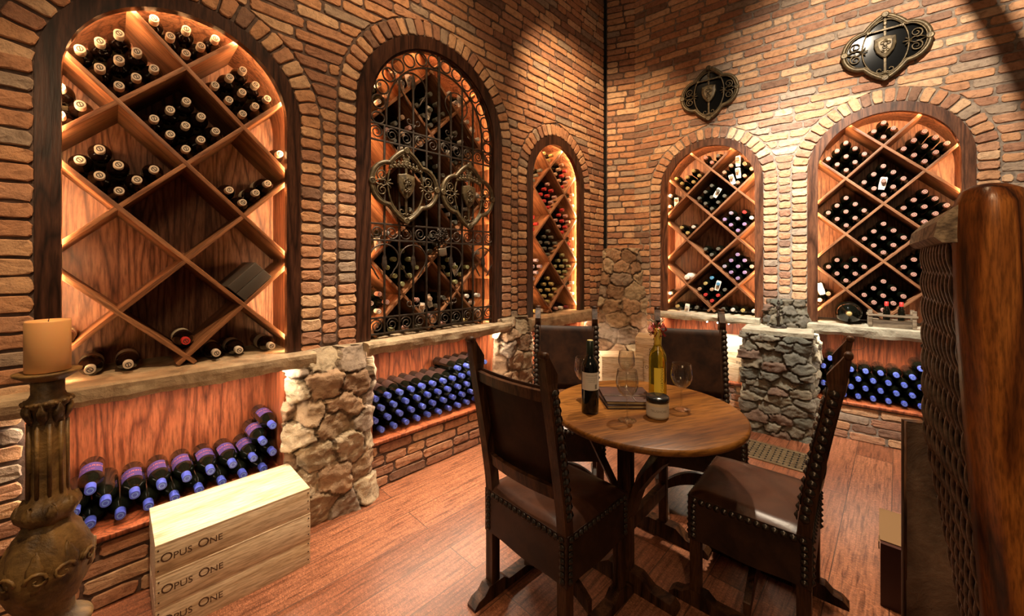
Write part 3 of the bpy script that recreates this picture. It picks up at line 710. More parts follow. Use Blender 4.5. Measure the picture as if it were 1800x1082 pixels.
def tag_mesh():
    if 'tag' not in _bm:
        mb = MB(); z = .262; n = 12; w_, top, bot = .021, .030, -.066
        O = [(-w_, bot), (w_, bot), (w_, top-.008), (w_*.5, top), (-w_*.5, top), (-w_, top-.008)]
        import itertools
        outer = []
        for i in range(24):
            a = 2*PI*i/24; dx, dy = math.cos(a), math.sin(a)
            tx = w_/abs(dx) if abs(dx) > 1e-6 else 9; ty = (top if dy > 0 else -bot)/abs(dy) if abs(dy) > 1e-6 else 9
            tt = min(tx, ty); outer.append((dx*tt, dy*tt))
        inner = [(.0150*math.cos(2*PI*i/24), .0150*math.sin(2*PI*i/24)) for i in range(24)]
        L = [[(x, y, zz) for x, y in P] for P, zz in ((inner, z), (outer, z), (outer, z+.0012), (inner, z+.0012))]; L.append(L[0])
        mb.loops(L, 0, False, True, False, False)
        for yy, hw in ((-.030, .012), (-.036, .014), (-.045, .009), (-.051, .013)): mb.box((-hw, yy-.0012, z+.0012), (hw, yy+.0012, z+.0016), 1)
        _bm['tag'] = mb.mesh('neck_tag', ['tag', 'ink_grey'])
    return _bm['tag']
PACK = 0.0545
NAMES = {(0, 0): 'bottom', (0, 1): 'lower left', (1, 0): 'lower right', (0, 2): 'leftmost', (1, 1): 'centre', (2, 0): 'rightmost', (1, 2): 'upper left', (2, 1): 'upper right', (2, 2): 'top'}
FULL = [(0, 0), (0, 1), (1, 0), (0, 2), (1, 1), (2, 0), (1, 2), (2, 1), (2, 2)]
def bottle(W, s, z, o, kind, col, deco, lab, group, tagged=False, clabel=None, tilt=(0, 0), name='wine_bottle'):
    b_ = link('magnum_bottle' if kind == 'magnum' else name, glass_mesh(kind), None, at(W, s, z, o) @ Matrix.Rotation(tilt[0], 4, 'Y') @ Matrix.Rotation(tilt[1], 4, 'X') @ Matrix.Rotation(random.uniform(-.4, .4), 4, 'Z'))
    tag(b_, lab, 'wine bottle', group)
    if isinstance(col, str): link('capsule', cap_mesh(col, 'magnum' if kind == 'magnum' else ('bin' if deco == 'blue' else 'std'), deco), b_)
    if clabel: link('label', label_mesh(clabel), b_)
    if tagged: link('neck_tag', tag_mesh(), b_, Matrix.Rotation(random.uniform(-.2, .2), 4, 'Z'))
    return b_
COLW = {'cream': 'cream-capped', 'rose': 'rose-capped', 'red': 'red-capped', 'gold': 'gold-capped', 'tan': 'tan-capped', 'grey': 'grey-capped', 'purple': 'purple-capped', 'lilac': 'lilac-capped',
        'sky': 'sky-blue-capped', 'white': 'white-capped', 'darkred': 'dark red-capped', 'green': 'olive-capped', 'blue': 'blue-capped'}
def fill(k, cs, cz, spots, colr, celln, kind='std', deco='ring', tags=(), o=None, clabel=None, jit=.0025, skip=()):
    a = ARCH[k]; W = a['W']; zb = cz-.218+.0127+.0385*1.4142+.001
    for ij in spots:
        i, j = ij; s = a['lc']+cs+(i-j)*PACK+random.uniform(-jit, jit)*.5; z = zb+(i+j)*PACK
        c = colr[spots.index(ij) % len(colr)] if isinstance(colr, (list, tuple)) else colr
        oo = (-0.352 if o is None else o)+random.uniform(-.004, .006)
        lab = '%s %sbottle, %s in %s of the %s' % (COLW[c], 'tagged ' if ij in tags else '', NAMES.get(ij, 'topmost'), celln, a['nm'])
        bottle(W, s, z, oo, kind, c, deco, lab, 'wine bottles in the '+a['nm'], ij in tags, clabel)
def base(k, ss, cols, tags=(), kind='std', z=None, skew=None):
    a = ARCH[k]
    for q, s in enumerate(ss):
        c = cols[q % len(cols)]
        side = 'left' if s < 0 else 'right'
        same = [x for x in ss if (x < 0) == (s < 0)]; pos = sorted(same).index(s)
        w_ = {1: ['lone'], 2: ['outer', 'inner'] if side == 'left' else ['inner', 'outer'], 3: ['first', 'second', 'third'], 4: ['first', 'second', 'third', 'fourth'], 5: ['first', 'second', 'third', 'fourth', 'fifth']}[len(same)][pos]
        bottle(a['W'], a['lc']+s, .9065+.0378, -0.335, kind, c, 'ring' if kind != 'magnum' else 'slash', '%s bottle on the ledge, %s from left, %s base of the %s' % (COLW[c], w_, side, a['nm']) if len(same) > 2 else
               '%s bottle lying on the ledge, %s one, %s base of the %s' % (COLW[c], w_, side, a['nm']), 'wine bottles in the '+a['nm'], q in tags, 'label_cream' if kind == 'magnum' else None)
U = 0.22
TOP6 = [(0, 0), (0, 1), (1, 0), (1, 1), (2, 0), (0, 2)]
# big left arch
kw = dict(kind='magnum', deco='slash', clabel='label_cream')
fill(1, 0, 2.485, [(0, 0), (0, 1), (1, 0), (0, 2), (2, 0), (1, 1)], 'cream', 'crown diamond', **kw)
fill(1, -.218, 2.265, FULL, 'cream', 'upper left diamond', **kw)
fill(1, .218, 2.265, FULL, 'cream', 'upper right diamond', **kw)
fill(1, 0, 2.045, FULL, 'cream', 'upper middle diamond', **kw)
fill(1, -.436, 2.045, [(1, 0), (2, 1), (2, 0)], 'cream', 'upper left half diamond', **kw)
fill(1, -.218, 1.825, FULL[:7], 'cream', 'left diamond below it', **kw)
fill(1, .218, 1.825, [(0, 0), (1, 0), (2, 0), (0, 1)], 'cream', 'sparse right diamond', **kw)
fill(1, .436, 2.045, [(0, 1)], 'cream', 'upper right half diamond', **kw)
fill(1, 0, 1.165, [(0, 0)], 'red', 'lowest middle diamond', **kw)
fill(1, -.436, 1.165, [(1, 0)], 'cream', 'lowest left half diamond', **kw)
base(1, [-.30, -.19, .11, .20, .34], ['cream'], (), 'magnum')
for dz, nm in ((0, 'lower'), (0.052, 'upper')):
    mb = MB(); mb.box((-.083, -.025, -.14), (.083, .025, .14), bev=.002)
    o = mb.obj('gift_box', 'greybox', None, WL @ Matrix.Translation((.218, 1.385-.218+.0127, 0)) @ Matrix.Rotation(PI/4, 4, 'Z') @ Matrix.Translation((.092, .026+dz, -.19)))
    tag(o, nm+' of two flat grey gift boxes in the big left arch rack', 'box', 'gift boxes in the rack')
# narrow far arch
fill(3, 0, 2.485, [(0, 0), (0, 1), (1, 0)], 'gold', 'crown diamond')
fill(3, .218, 2.265, FULL, ['red', 'tan', 'rose', 'tan', 'red', 'rose', 'tan'], 'upper right diamond')
fill(3, -.218, 2.265, FULL[:6], 'grey', 'upper left diamond', deco='plain')
fill(3, 0, 2.045, FULL, ['red', 'red', 'rose'], 'upper middle diamond')
fill(3, 0, 1.605, FULL, 'grey', 'middle diamond')
fill(3, 0, 1.165, FULL, 'gold', 'lower middle diamond')
fill(3, .218, 1.825, FULL, ['red', 'rose'], 'right diamond')
fill(3, .218, 1.385, FULL, 'green', 'lower right diamond')
fill(3, -.218, 1.825, FULL[:5], 'red', 'left diamond')
fill(3, -.218, 1.385, FULL[:8], 'lilac', 'lower left diamond')
fill(3, .436, 2.045, [(0, 1), (0, 2), (1, 2)], 'tan', 'upper right half diamond')
fill(3, .436, 1.605, [(0, 1), (0, 2), (1, 2)], ['tan', 'red', 'tan'], 'middle right half diamond')
fill(3, .436, 1.165, [(0, 1), (0, 2), (1, 2)], 'white', 'lowest right half diamond')
base(3, [-.21, -.12, .10, .18, .27], ['gold', 'white', 'rose', 'white', 'darkred'])
# corner arch
fill(4, 0, 2.485, [(0, 0), (0, 1), (1, 0)], ['rose', 'rose', 'grey'], 'crown diamond')
fill(4, -.218, 2.265, FULL[:6]+[(2, 1)], 'gold', 'upper left diamond')
fill(4, .218, 2.265, FULL, 'tan', 'upper right diamond', tags=((1, 1), (2, 2), (0, 1)))
fill(4, 0, 2.045, FULL, 'grey', 'upper middle diamond', tags=((2, 1),))
fill(4, -.436, 2.045, [(1, 0), (2, 0), (2, 1)], ['tan', 'tan', 'white'], 'upper left half diamond', tags=((2, 0),))
fill(4, -.218, 1.825, [(0, 0), (0, 1), (1, 0)], ['gold', 'gold', 'white'], 'left diamond')
fill(4, .218, 1.825, FULL[:8], ['purple', 'purple', 'purple', 'purple', 'lilac', 'white', 'lilac', 'red'], 'right diamond')
fill(4, 0, 1.605, [(0, 0), (0, 1), (1, 0)], 'grey', 'middle diamond')
fill(4, .436, 1.605, [(0, 1)], 'gold', 'middle right half diamond')
fill(4, .218, 1.385, FULL, ['purple', 'purple', 'purple', 'lilac', 'purple', 'rose'], 'lower right diamond')
fill(4, 0, 1.165, FULL, ['red', 'red', 'red', 'tan', 'tan', 'grey', 'gold', 'sky', 'sky'], 'lower middle diamond', tags=((2, 1),))
fill(4, -.436, 1.165, [(1, 0)], 'white', 'lowest left half diamond')
fill(4, .436, 1.165, [(0, 1)], 'white', 'lowest right half diamond', tags=((0, 1),))
base(4, [-.31, -.22, -.13, .10, .18, .26, .345], ['gold', 'white', 'grey', 'grey', 'white', 'gold', 'white'], (1,))
T = thing('wrapped_bottle', 'bottle wrapped in crumpled white paper alone in the lower left diamond of the corner arch', 'wrapped bottle', at(WR, -.607-.218, 1.385-.218+.013+.040*1.42, -.33))
mb = MB(); mb.lathe([(.02, 0), (.038, .01), (.039, .17), (.03, .21), (.019, .24), (.024, .28), (.008, .285)], 16, None, 0, None, True, True, False, lambda a, z: 1+.07*math.sin(5*a+z*60)); mb.obj('paper_wrap', 'tag', T)
# right arch
kr = dict(clabel=None)
fill(5, 0, 2.485, [(0, 0), (0, 1), (1, 0), (1, 1)], 'rose', 'crown diamond', **kr)
fill(5, -.218, 2.265, FULL, 'rose', 'upper left diamond', **kr)
fill(5, .218, 2.265, FULL, 'rose', 'upper right diamond', **kr)
fill(5, 0, 2.045, FULL, 'rose', 'upper middle diamond', tags=((1, 1),), **kr)
fill(5, -.218, 1.825, FULL, 'rose', 'left diamond', **kr)
fill(5, .218, 1.825, FULL, 'rose', 'right diamond', **kr)
fill(5, 0, 1.605, FULL, 'rose', 'middle diamond', **kr)
fill(5, -.218, 1.385, FULL[:8], 'rose', 'lower left diamond', **kr)
fill(5, .218, 1.385, FULL, 'rose', 'lower right diamond', **kr)
fill(5, 0, 1.165, FULL, 'rose', 'lower middle diamond', **kr)
fill(5, -.436, 1.165, [(1, 0), (2, 0), (2, 1)], ['rose', 'tan', 'white'], 'lowest left half diamond', tags=((2, 1),))
# gated arch
fill(2, 0, 2.485, FULL, 'grey', 'upper middle diamond', tags=((1, 1),))
fill(2, -.218, 2.705, [(0, 0), (0, 1), (1, 0)], 'white', 'crown left diamond', tags=((0, 0), (1, 0)))
fill(2, .218, 2.705, [(0, 0), (0, 1), (1, 0)], 'white', 'crown right diamond', tags=((1, 0),))
fill(2, -.218, 2.265, FULL, ['tan', 'grey', 'grey', 'rose'], 'upper left diamond', tags=((0, 0),))
fill(2, .218, 2.265, FULL, ['grey', 'white', 'grey'], 'upper right diamond', tags=((0, 1),))
fill(2, 0, 2.045, FULL, 'grey', 'middle diamond')
fill(2, -.436, 2.485, [(1, 0), (2, 0), (2, 1)], 'white', 'upper left half diamond')
fill(2, .436, 2.485, [(0, 0), (0, 1), (0, 2)], 'white', 'upper right half diamond', tags=((0, 1),))
fill(2, -.218, 1.825, FULL[:3], 'grey', 'left diamond')
fill(2, .218, 1.825, FULL[:6], ['grey', 'white'], 'right diamond')
fill(2, .436, 2.045, [(0, 0), (0, 1), (0, 2)], 'white', 'right half diamond', tags=((0, 0),))
fill(2, -.436, 1.605, [(1, 0), (2, 0)], 'white', 'left half diamond', tags=((1, 0),))
fill(2, 0, 1.605, FULL[:6], 'grey', 'lower middle diamond')
fill(2, .436, 1.605, [(0, 0), (0, 1)], 'white', 'lower right half diamond')
fill(2, -.218, 1.385, FULL, 'green', 'lower left diamond')
fill(2, .218, 1.385, FULL[:7], 'green', 'lower right diamond', tags=((1, 1),))
fill(2, 0, 1.165, FULL[:6], ['rose', 'tan', 'grey'], 'lowest middle diamond', tags=((0, 1), (1, 1)))
fill(2, -.436, 1.165, [(1, 0), (2, 0), (2, 1), (1, 1)], ['white', 'rose', 'rose', 'white'], 'lowest left half diamond')
fill(2, .436, 1.165, [(0, 0), (0, 1), (0, 2), (1, 1)], 'white', 'lowest right half diamond')
base(2, [-.30, -.20, -.10, .10, .20, .30], ['green', 'rose', 'grey', 'rose', 'grey', 'gold'])

# ------------------------------------------------------------------ bottle bins
ORD = ['first', 'second', 'third', 'fourth', 'fifth', 'sixth', 'seventh', 'eighth', 'ninth', 'tenth', 'eleventh', 'twelfth', 'thirteenth']
merlot = bend_text('MERLOT', .0215, .0412, .130, 'ink_orange')
chard2 = bend_text('2010', .013, .0412, .165, 'ink_orange')
BINPACK = .0855
_bm['bin'] = None
def bin_bottle(W, s, z, lab, group, text=False, o=-.315):
    if _bm['bin'] is None:
        mb = MB(); mb.lathe([(r*1.065, zz) for r, zz in PROF], 20); _bm['bin'] = mb.mesh('wine_bottle', ['glass_dark'])
    b_ = link('merlot_bottle', _bm['bin'], None, at(W, s, z, o+random.uniform(-.005, .005)) @ Matrix.Rotation(random.uniform(-.25, .25) if not text else random.uniform(-.15, .45), 4, 'Z'))
    tag(b_, lab, 'wine bottle', group); link('capsule', cap_mesh('blue', 'bin', 'blue'), b_)
    if text:
        link('label', label_mesh('label_bin' if 'left bin' in group else 'label_bin2'), b_)
        if 'left bin' in group: link('lettering', merlot, b_); link('lettering', chard2, b_)
    return b_
def bin_rows(W, rows, nm, group, textrows=()):
    for r, (xs, tops) in enumerate(rows):
        for q, s in enumerate(xs):
            bin_bottle(W, s, .332+.0681*r, 'blue-capped bottle, %s from left, %s row, %s' % (ORD[q], ('bottom', 'second', 'third', 'fourth', 'fifth')[r], nm), group, tops == 'all' or s in tops)
row = lambda s0, n: [round(s0+BINPACK*i, 4) for i in range(n)]
r0 = [s for s in row(-.385, 9) if s < .35]; r1 = [s for s in row(-.342, 9) if s < .36]
bin_rows(WL, [(r0, ()), (r1, [s for s in r1 if -.25 < s < .30]), ([-.299, .299], 'all')], 'bin under the big left arch', 'blue-capped bottles in the left bin')
bin_bottle(WL, .342, .332+.0681*3, 'single blue-capped bottle topping the right end of the bin under the big left arch', 'blue-capped bottles in the left bin', True)
b0 = [.9+.0428+BINPACK*i for i in range(11)]; b1 = [.9+BINPACK*i for i in range(12)]
b0 = [s for s in b0 if s < 1.82]; b1 = [s for s in b1 if s < 1.82]
bin_rows(WL, [(b0, ()), (b1[0:], ()), (b0, ()), (b1, 'all')], 'bin under the gated arch', 'blue-capped bottles in the middle bin')
for q, s in enumerate(b0[7:]): bin_bottle(WL, s, .332+.0681*4, 'blue-capped bottle, %s from left in the short top row of the middle bin' % ORD[q], 'blue-capped bottles in the middle bin', True)
c0 = [.210+.061+BINPACK*i for i in range(9)]; c1 = [.228+BINPACK*i for i in range(10)]
c0 = [s for s in c0 if s < 1.0]; c1 = [s for s in c1 if s < 1.0]
bin_rows(WR, [(c0, ()), (c1, ()), (c0, ()), (c1, ())], 'bin under the right arch', 'blue-capped bottles in the right bin')
for q, s in enumerate([.271, .3565, .784]): bin_bottle(WR, s, .332+.0681*4, 'blue-capped bottle, %s from the left on top of the stack in the right bin' % ORD[q], 'blue-capped bottles in the right bin')

# ------------------------------------------------------------------ iron work
def quatrefoil(a):
    ca, sa = math.cos(a), math.sin(a); body = ((abs(ca)/.76)**1.45+abs(sa)**1.45)**(-1/1.45)
    A_ = ca*ca/.2401+sa*sa/.3249; B_ = -2*abs(ca)*.515/.2401; C_ = .515**2/.2401-1; disc = B_*B_-4*A_*C_
    return max(body*.985, (-B_+math.sqrt(disc))/(2*A_) if disc > 0 else 0)
def emblem(parent, cx, cz, hw, hh, off, gate):
    q = MB(); P = []
    # outer moulding: pointed tall body with round side lobes
    for i in range(97):
        a = 2*PI*i/96; ca, sa = math.cos(a), math.sin(a)
        r = quatrefoil(a); P.append((cx+hw*r*ca, cz+hh*r*sa, off))
    q.tube(P[:-1], .0150, 8, 0, True); q.tube([(cx+(p[0]-cx)*.93, cz+(p[1]-cz)*.93, off+.006) for p in P[:-1]], .005, 6, 0, True)
    q.obj('moulding', 'bronze', parent)
    q = MB(); q.tube([(cx+hw*.54*math.cos(2*PI*i/40), cz+hh*.84*math.sin(2*PI*i/40), off) for i in range(40)], .006, 6, 0, True)
    q.obj('inner_ring', 'bronze', parent)
    for sg in (-1, 1):
        q = MB()
        for ud in (-1, 1):
            q.tube([(cx+sg*(hw*.70+p[0]), cz+ud*(hh*.20+p[1]), off) for p in spiral(0, 0, .036, .008, -PI/2, 1.5)], lambda t_: .0062-.003*t_, 5)
            q.tube([(cx+sg*hw*.56, cz+ud*.006, off), (cx+sg*hw*.66, cz+ud*.02, off), (cx+sg*hw*.80, cz+ud*.015, off+.002), (cx+sg*hw*.92, cz, off)], .005, 5)
        for dy in (-.018, 0, .018): q.tube([(cx+sg*hw*.60, cz, off), (cx+sg*hw*.50, cz+dy*.9, off+.004), (cx+sg*hw*(.40 if dy == 0 else .46), cz+dy*1.5, off+.004)], .005, 5)
        q.obj('side_scroll', 'bronze', parent)
    q = MB()   # shield with relief
    sh = [(-.052, .058), (0, .070), (.052, .058), (.054, .01), (.042, -.030), (.022, -.058), (0, -.078), (-.022, -.058), (-.042, -.030), (-.054, .01)]
    L = [[(cx+x*k*1.15, cz+y*k*1.15, off+z) for x, y in sh] for k, z in ((1, -.004), (1, .006), (.93, .012), (.6, .017))]
    q.loops(L, 0, False); q.obj('shield', 'bronze', parent)
    q = MB()
    for i, (x, y, r_, tw) in enumerate(((-.014, .022, .016, 1), (.016, .018, .015, -1), (0, -.008, .016, 1), (-.012, -.034, .010, -1), (.012, -.030, .010, 1), (0, .040, .010, 1))):
        q.tube([(cx+x+p[0]*tw, cz+y+p[1], off+.019) for p in spiral(0, 0, r_, .003, i, 1.1, 12)], .0042, 5)
    q.ball((cx, cz+.012, off+.018), .014, sq=(1, 1.3, .6)); q.obj('relief', 'bronze', parent)
    q = MB()
    q.box((cx-.008, cz-hh*.93, off-.004), (cx+.008, cz+hh*.93, off+.005), bev=.002)
    for sg in (-1, 1):
        q.tube([(cx, cz-hh*.86, off+.004)]+[(cx+sg*(.03+p[0]), cz-hh*.72+p[1], off+.004) for p in spiral(0, 0, .022, .006, -PI*.8, .95, 14)], lambda t_: .005-.002*t_, 5)
    q.obj('upright', 'bronze', parent)
    q = MB()
    if gate:
        for i in range(9):
            x = -1+i/4; yy = hh*(.47+.10*(1-x*x)); q.ball((cx+x*hw*.46, cz+yy, off+.004), .014, sq=(1, .8, .5)); q.ball((cx+x*hw*.44, cz+yy+.018, off+.004), .009, sq=(1, 1.3, .5))
        q.tube([(cx+x/10*hw*.5, cz+hh*(.42+.10*(1-(x/10)**2)), off) for x in range(-10, 11)], .007, 6)
        for sg in (-1, 1):
            for t_ in range(4): q.ball((cx+sg*(.008+.004*t_), cz+hh*(.60+.07*t_), off+.004), .010, sq=(1, 1.2, .5))
    else:
        q.box((cx-.092, cz+.118, off), (cx+.092, cz+.132, off+.010), bev=.002)
        for sg in (-1, 1): q.ball((cx+sg*.094, cz+.125, off+.006), .013, sq=(.7, 1.2, .6)); q.ball((cx+sg*.082, cz+.125, off+.006), .010)
        q.ball((cx, cz+.17, off+.004), .012, sq=(1, 1.6, .6))
    q.obj('crest' if gate else 'crossguard', 'bronze', parent)
    q = MB()
    for x, y in ((0, hh*.985), (0, -hh*.985), (hw*.985, 0), (-hw*.985, 0)):
        q.lathe([(.023, 0), (.023, .008), (.015, .012), (.012, .009), (.004, .014)], 14, Matrix.Translation((cx+x, cz+y, off+.006)))
    q.pieces('rosette', 'bronze', parent)
for cs, cz, lab in ((-0.61, 2.957, 'smaller-looking bronze quatrefoil plaque with shield and sword above the corner arch'), (0.587, 2.98, 'larger-looking bronze quatrefoil plaque with shield and sword above the right arch')):
    T = thing('wall_plaque', lab, 'plaque', at(WR, cs, cz, 0.022)); T['group'] = 'quatrefoil wall plaques'
    emblem(T, 0, 0, .235, .238, 0.014, False)
    q = MB(); P = []
    for i in range(96):
        a = 2*PI*i/96; ca, sa = math.cos(a), math.sin(a); r = quatrefoil(a)*.97; P.append((.235*r*ca, .238*r*sa))
    q.loops([[(x, y, -.010) for x, y in P], [(x, y, .004) for x, y in P]], 0, False); q.obj('backing', 'blackglass', T)
# gate
GT = thing('iron_gate', 'double wrought-iron scrollwork gate with two bronze shield emblems closing the middle arch', 'gate', at(WL, 0, 0, -0.018))
gc = 1.357; gr = .503; gs = 2.312; BAR = [gc+.1020*i for i in range(-5, 6)]; RZ = [.937, 1.036, 1.515, 1.616, 2.130, 2.230]
q = MB(); P = arch_pts(gc, gr, gs, .925, 36); q.sweep([(p[0], p[1], 0) for p in P], [(-.006, -.006), (.006, -.006), (.006, .006), (-.006, .006)]); q.obj('outer_frame', 'iron', GT)
q = MB(); P = arch_pts(gc, .395, gs, 2.23, 30); q.sweep([(p[0], p[1], 0) for p in P], [(-.005, -.005), (.005, -.005), (.005, .005), (-.005, .005)]); q.obj('inner_arch', 'iron', GT)
for z in RZ:
    q = MB(); q.box((gc-gr, z-.0055, -.005), (gc+gr, z+.0055, .005), bev=.001); q.obj('rail', 'iron', GT)
for i, s in enumerate(BAR[1:-1]):
    h = half_at(2.231, .395, gs, 0); top = gs+math.sqrt(max(.395**2-(s-gc)**2, .0)) if abs(s-gc) < .39 else 2.23
    w_ = .008 if i == 4 else .0058
    if i == 4: top = gs+gr
    if i in (2, 5): top -= .10
    q = MB(); q.box((s-w_, .93, -w_), (s+w_, top, w_), bev=.0012)
    if i in (0, 2, 5, 8): 
        for zz in ((1.385,) if i not in (2,) else (1.385, 2.56)):
            q.loops([[(s-a_, zz+y, -b_), (s, zz+y, -b_*1.5), (s+a_, zz+y, -b_), (s+a_, zz+y, b_), (s, zz+y, b_*1.5), (s-a_, zz+y, b_)] for y, a_, b_ in ((-.05, .006, .005), (-.02, .017, .006), (.02, .012, .005), (.06, .001, .001))], 0, False)
    q.obj('bar', 'iron', GT)
q = MB()
for k, (za, zb_) in enumerate(((.937, 1.036), (1.515, 1.616), (2.130, 2.230))):
    for i in range(10):
        xm = (BAR[i]+BAR[i+1])/2; zm = (za+zb_)/2; hd = 1 if i % 2 == 0 else -1
        q.tube([(xm+hd*p[0], zm+p[1]*(1 if k != 1 else -1), 0) for p in spiral(0, 0, .043, .009, PI*.9, -1.75, 26)], lambda t_: .0052-.002*t_, 5)
q.pieces('scroll', 'iron', GT)
q = MB()
for cs, cz in ((BAR[1], 1.39), (BAR[3], 1.39), (BAR[6]+.0, 1.39), (BAR[9], 1.39), (BAR[3], 2.52), (BAR[6]+.05, 2.50)):
    hr = .098
    P = [(cs+hr*math.cos(a), cz+hr*.95*math.sin(a)+.008, 0) for a in [(-.25+1.5*i/24)*PI for i in range(25)]]
    P = [(cs+.035, cz-.115, 0), (cs+.055, cz-.085, 0)]+P+[(cs-.055, cz-.085, 0), (cs-.035, cz-.115, 0)]
    q.tube(P, .0052, 5)
for s in (BAR[3], BAR[6]):
    for zz in (1.11,)+((2.30,)):
        for sg in (-1, 1): q.tube([(s, zz-.05, .003)]+[(s+sg*(.03+p[0]), zz+p[1], .003) for p in spiral(0, 0, .024, .006, -PI*.75 if sg > 0 else -PI*.75, .95, 14)], lambda t_: .005-.002*t_, 5)
q.pieces('arch_scroll', 'iron', GT)
q = MB(); n = 14
for i in range(n):
    a = PI*(i+.45)/n; q.tube([(gc+.449*math.cos(a)+.042*math.cos(2*PI*j/16), gs+.449*math.sin(a)+.042*math.sin(2*PI*j/16), 0) for j in range(16)], .006, 5, 0, True)
for sg in (-1, 1): q.tube([(gc+sg*.449+.042*math.cos(2*PI*j/16), gs-.045+.036*math.sin(2*PI*j/16), 0) for j in range(16)], .006, 5, 0, True)
q.pieces('ring', 'iron', GT)
emblem(GT, 1.092, 1.870, .236, .230, .014, True); emblem(GT, 1.612, 1.868, .236, .228, .014, True)
# chain and padlock
q = MB()
for i in range(26):
    a = random.uniform(0, 2*PI); r = random.uniform(.01, .055); c_ = Vector((1.357+r*math.cos(a), 1.57+.9*r*math.sin(a), .022+random.uniform(0, .018))); rot = Matrix.Rotation(random.uniform(0, PI), 4, random.choice('XYZ')) @ Matrix.Rotation(random.uniform(0, PI), 4, 'Y')
    q.tube([c_+rot @ Vector((.016*math.cos(2*PI*j/10), .010*math.sin(2*PI*j/10), 0)) for j in range(10)], .0032, 5, 0, True)
tag(q.obj('chain', 'iron', None, at(WL, 0, 0, -.018)), 'bunched dark iron chain knotted round the middle of the gate', 'chain')
T = thing('padlock', 'square metal padlock hanging from the chain in the middle of the gate', 'padlock', at(WL, 1.366, 1.425, .012) @ Matrix.Rotation(.12, 4, 'Z'))
q = MB(); q.box((-.032, 0, -.008), (.032, .050, .010), bev=.004); q.box((-.012, -.004, -.004), (.012, .004, .008)); q.obj('body', plain('padlock_metal', (.30, .24, .17), .35, .8), T)
q = MB(); q.tube([(-.018, .045, 0), (-.018, .065, 0), (-.010, .078, 0), (.010, .078, 0), (.018, .065, 0), (.018, .045, 0)], .0045, 6); q.obj('shackle', 'stud', T)

# ------------------------------------------------------------------ crates
def crate(x, y, z, rz, L, D, Ht, label, lines, group, mat='pine', inkmat='ink_brown', lid=True, thing_mw=None):
    mw = loc(x, y, z, rz) if thing_mw is None else thing_mw
    T = thing('wine_crate', label, 'crate', mw, group)
    q = MB(); q.box((-L/2, -D/2, 0), (L/2, -D/2+.012, Ht-.009), bev=.001); q.box((-L/2, D/2-.012, 0), (L/2, D/2, Ht-.009), bev=.001)
    q.box((-L/2+.001, -D/2+.012, .001), (-L/2+.013, D/2-.012, Ht-.009)); q.box((L/2-.013, -D/2+.012, .001), (L/2-.001, D/2-.012, Ht-.009)); q.box((-L/2+.002, -D/2+.011, 0), (L/2-.002, D/2-.011, .008)); q.obj('body', mat, T)
    q = MB(); q.box((-L/2, -D/2, Ht-.009), (L/2, D/2, Ht), bev=.001); q.obj('lid', mat, T)
    q = MB()
    for sx in (-1, 1):
        for f in (.18, .5, .82):
            q.lathe([(.0028, 0), (.0028, .0008)], 8, Matrix.Translation((sx*(L/2-.008), -D/2-.0006, Ht*f)) @ Matrix.Rotation(PI/2, 4, 'X'))
    q.obj('nail', 'ink', T)
    for (s, size, xo, zo) in lines:
        link('lettering', text_mesh(s, size, .0003, 'LEFT', inkmat), T, Matrix.Translation((xo, -D/2-.0005, zo)) @ Matrix.Rotation(PI/2, 4, 'X'))
    return T
ra = math.atan2(dl.y, dl.x)
cc = wp(WL, 0.137, 0, .184); FR = ra
for i, nm in enumerate(('bottom', 'middle', 'top')):
    crate(cc.x+random.uniform(-.003, .003), cc.y+random.uniform(-.003, .003), .1155*i, ra, .525, .318, .115, nm+' of the three pale pine crates stacked on the floor beside the candlestick',
          [('O', .046, -.250, .045), ('PUS', .034, -.2135, .045), ('O', .046, -.142, .045), ('NE', .034, -.1055, .045)], 'pine crates below the big left arch')
# crates by the corner
crate(.985, 3.60, 0, -.05, .36, .25, .18, 'lowest pine crate of the low stack left of the corner pile', [('CAB', .03, -.1, .08)], 'crates by the corner')
crate(.985, 3.60, .181, -.05, .36, .25, .18, 'middle pine crate of the low stack left of the corner pile', [('NAPA', .03, -.1, .08)], 'crates by the corner')
crate(.985, 3.60, .362, -.05, .36, .25, .18, 'pale pine crate topping the low stack in the corner', [('2007', .03, .05, .10)], 'crates by the corner')
RC = -.42
bx, by = 1.34, 3.55
for i, (nm, ln) in enumerate((('lowest', [('ONE', .04, -.1, .09)]), ('second lowest', [('OPUS', .04, -.1, .09)]), ('third', [('O', .040, -.12, .10), ('NE', .028, -.085, .10)]), ('top', [('S', .050, -.085, .075), ('ILVER', .038, -.055, .075), ('O', .050, .075, .075), ('AK', .038, .112, .075)]))):
    hh_ = (.17, .17, .17, .20)[i]; zz = (0, .171, .342, .513)[i]
    crate(bx, by, zz, RC, .40, .27, hh_, nm+' pale pine crate of the tall corner stack behind the yellow wine bottle', ln, 'crates by the corner')
# crates in the bin behind the rear right chair
BR = WR @ Matrix.Rotation(-PI/2, 4, 'X') @ Matrix.Identity(4)
def wr_floor(s, z, o): return WR @ Matrix.Translation((s, z, o)) @ Matrix.Rotation(-PI/2, 4, 'X')
crate(0, 0, 0, 0, .34, .26, .27, 'pine crate stencilled TINTO 1970 in the bin beside the fountain pillar', [('TINTO', .034, .045, .165), ('1970', .034, .065, .115)], 'crates in the bin behind the rear chair', 'pine', 'ink', True, wr_floor(-.445, .2905, -.17))
crate(0, 0, 0, 0, .34, .26, .27, 'pine crate in the bin behind the back of the rear right chair', [('RESERVA', .034, -.12, .165)], 'crates in the bin behind the rear chair', 'pine', 'ink', True, wr_floor(-.83, .2905, -.17))
q = MB(); q.box((-.16, -.12, 0), (.16, .12, .12), bev=.003); tag(q.obj('carton', 'whitebox', None, wr_floor(-.445, .562, -.17)), 'bright white carton on the crate beside the fountain pillar', 'carton')

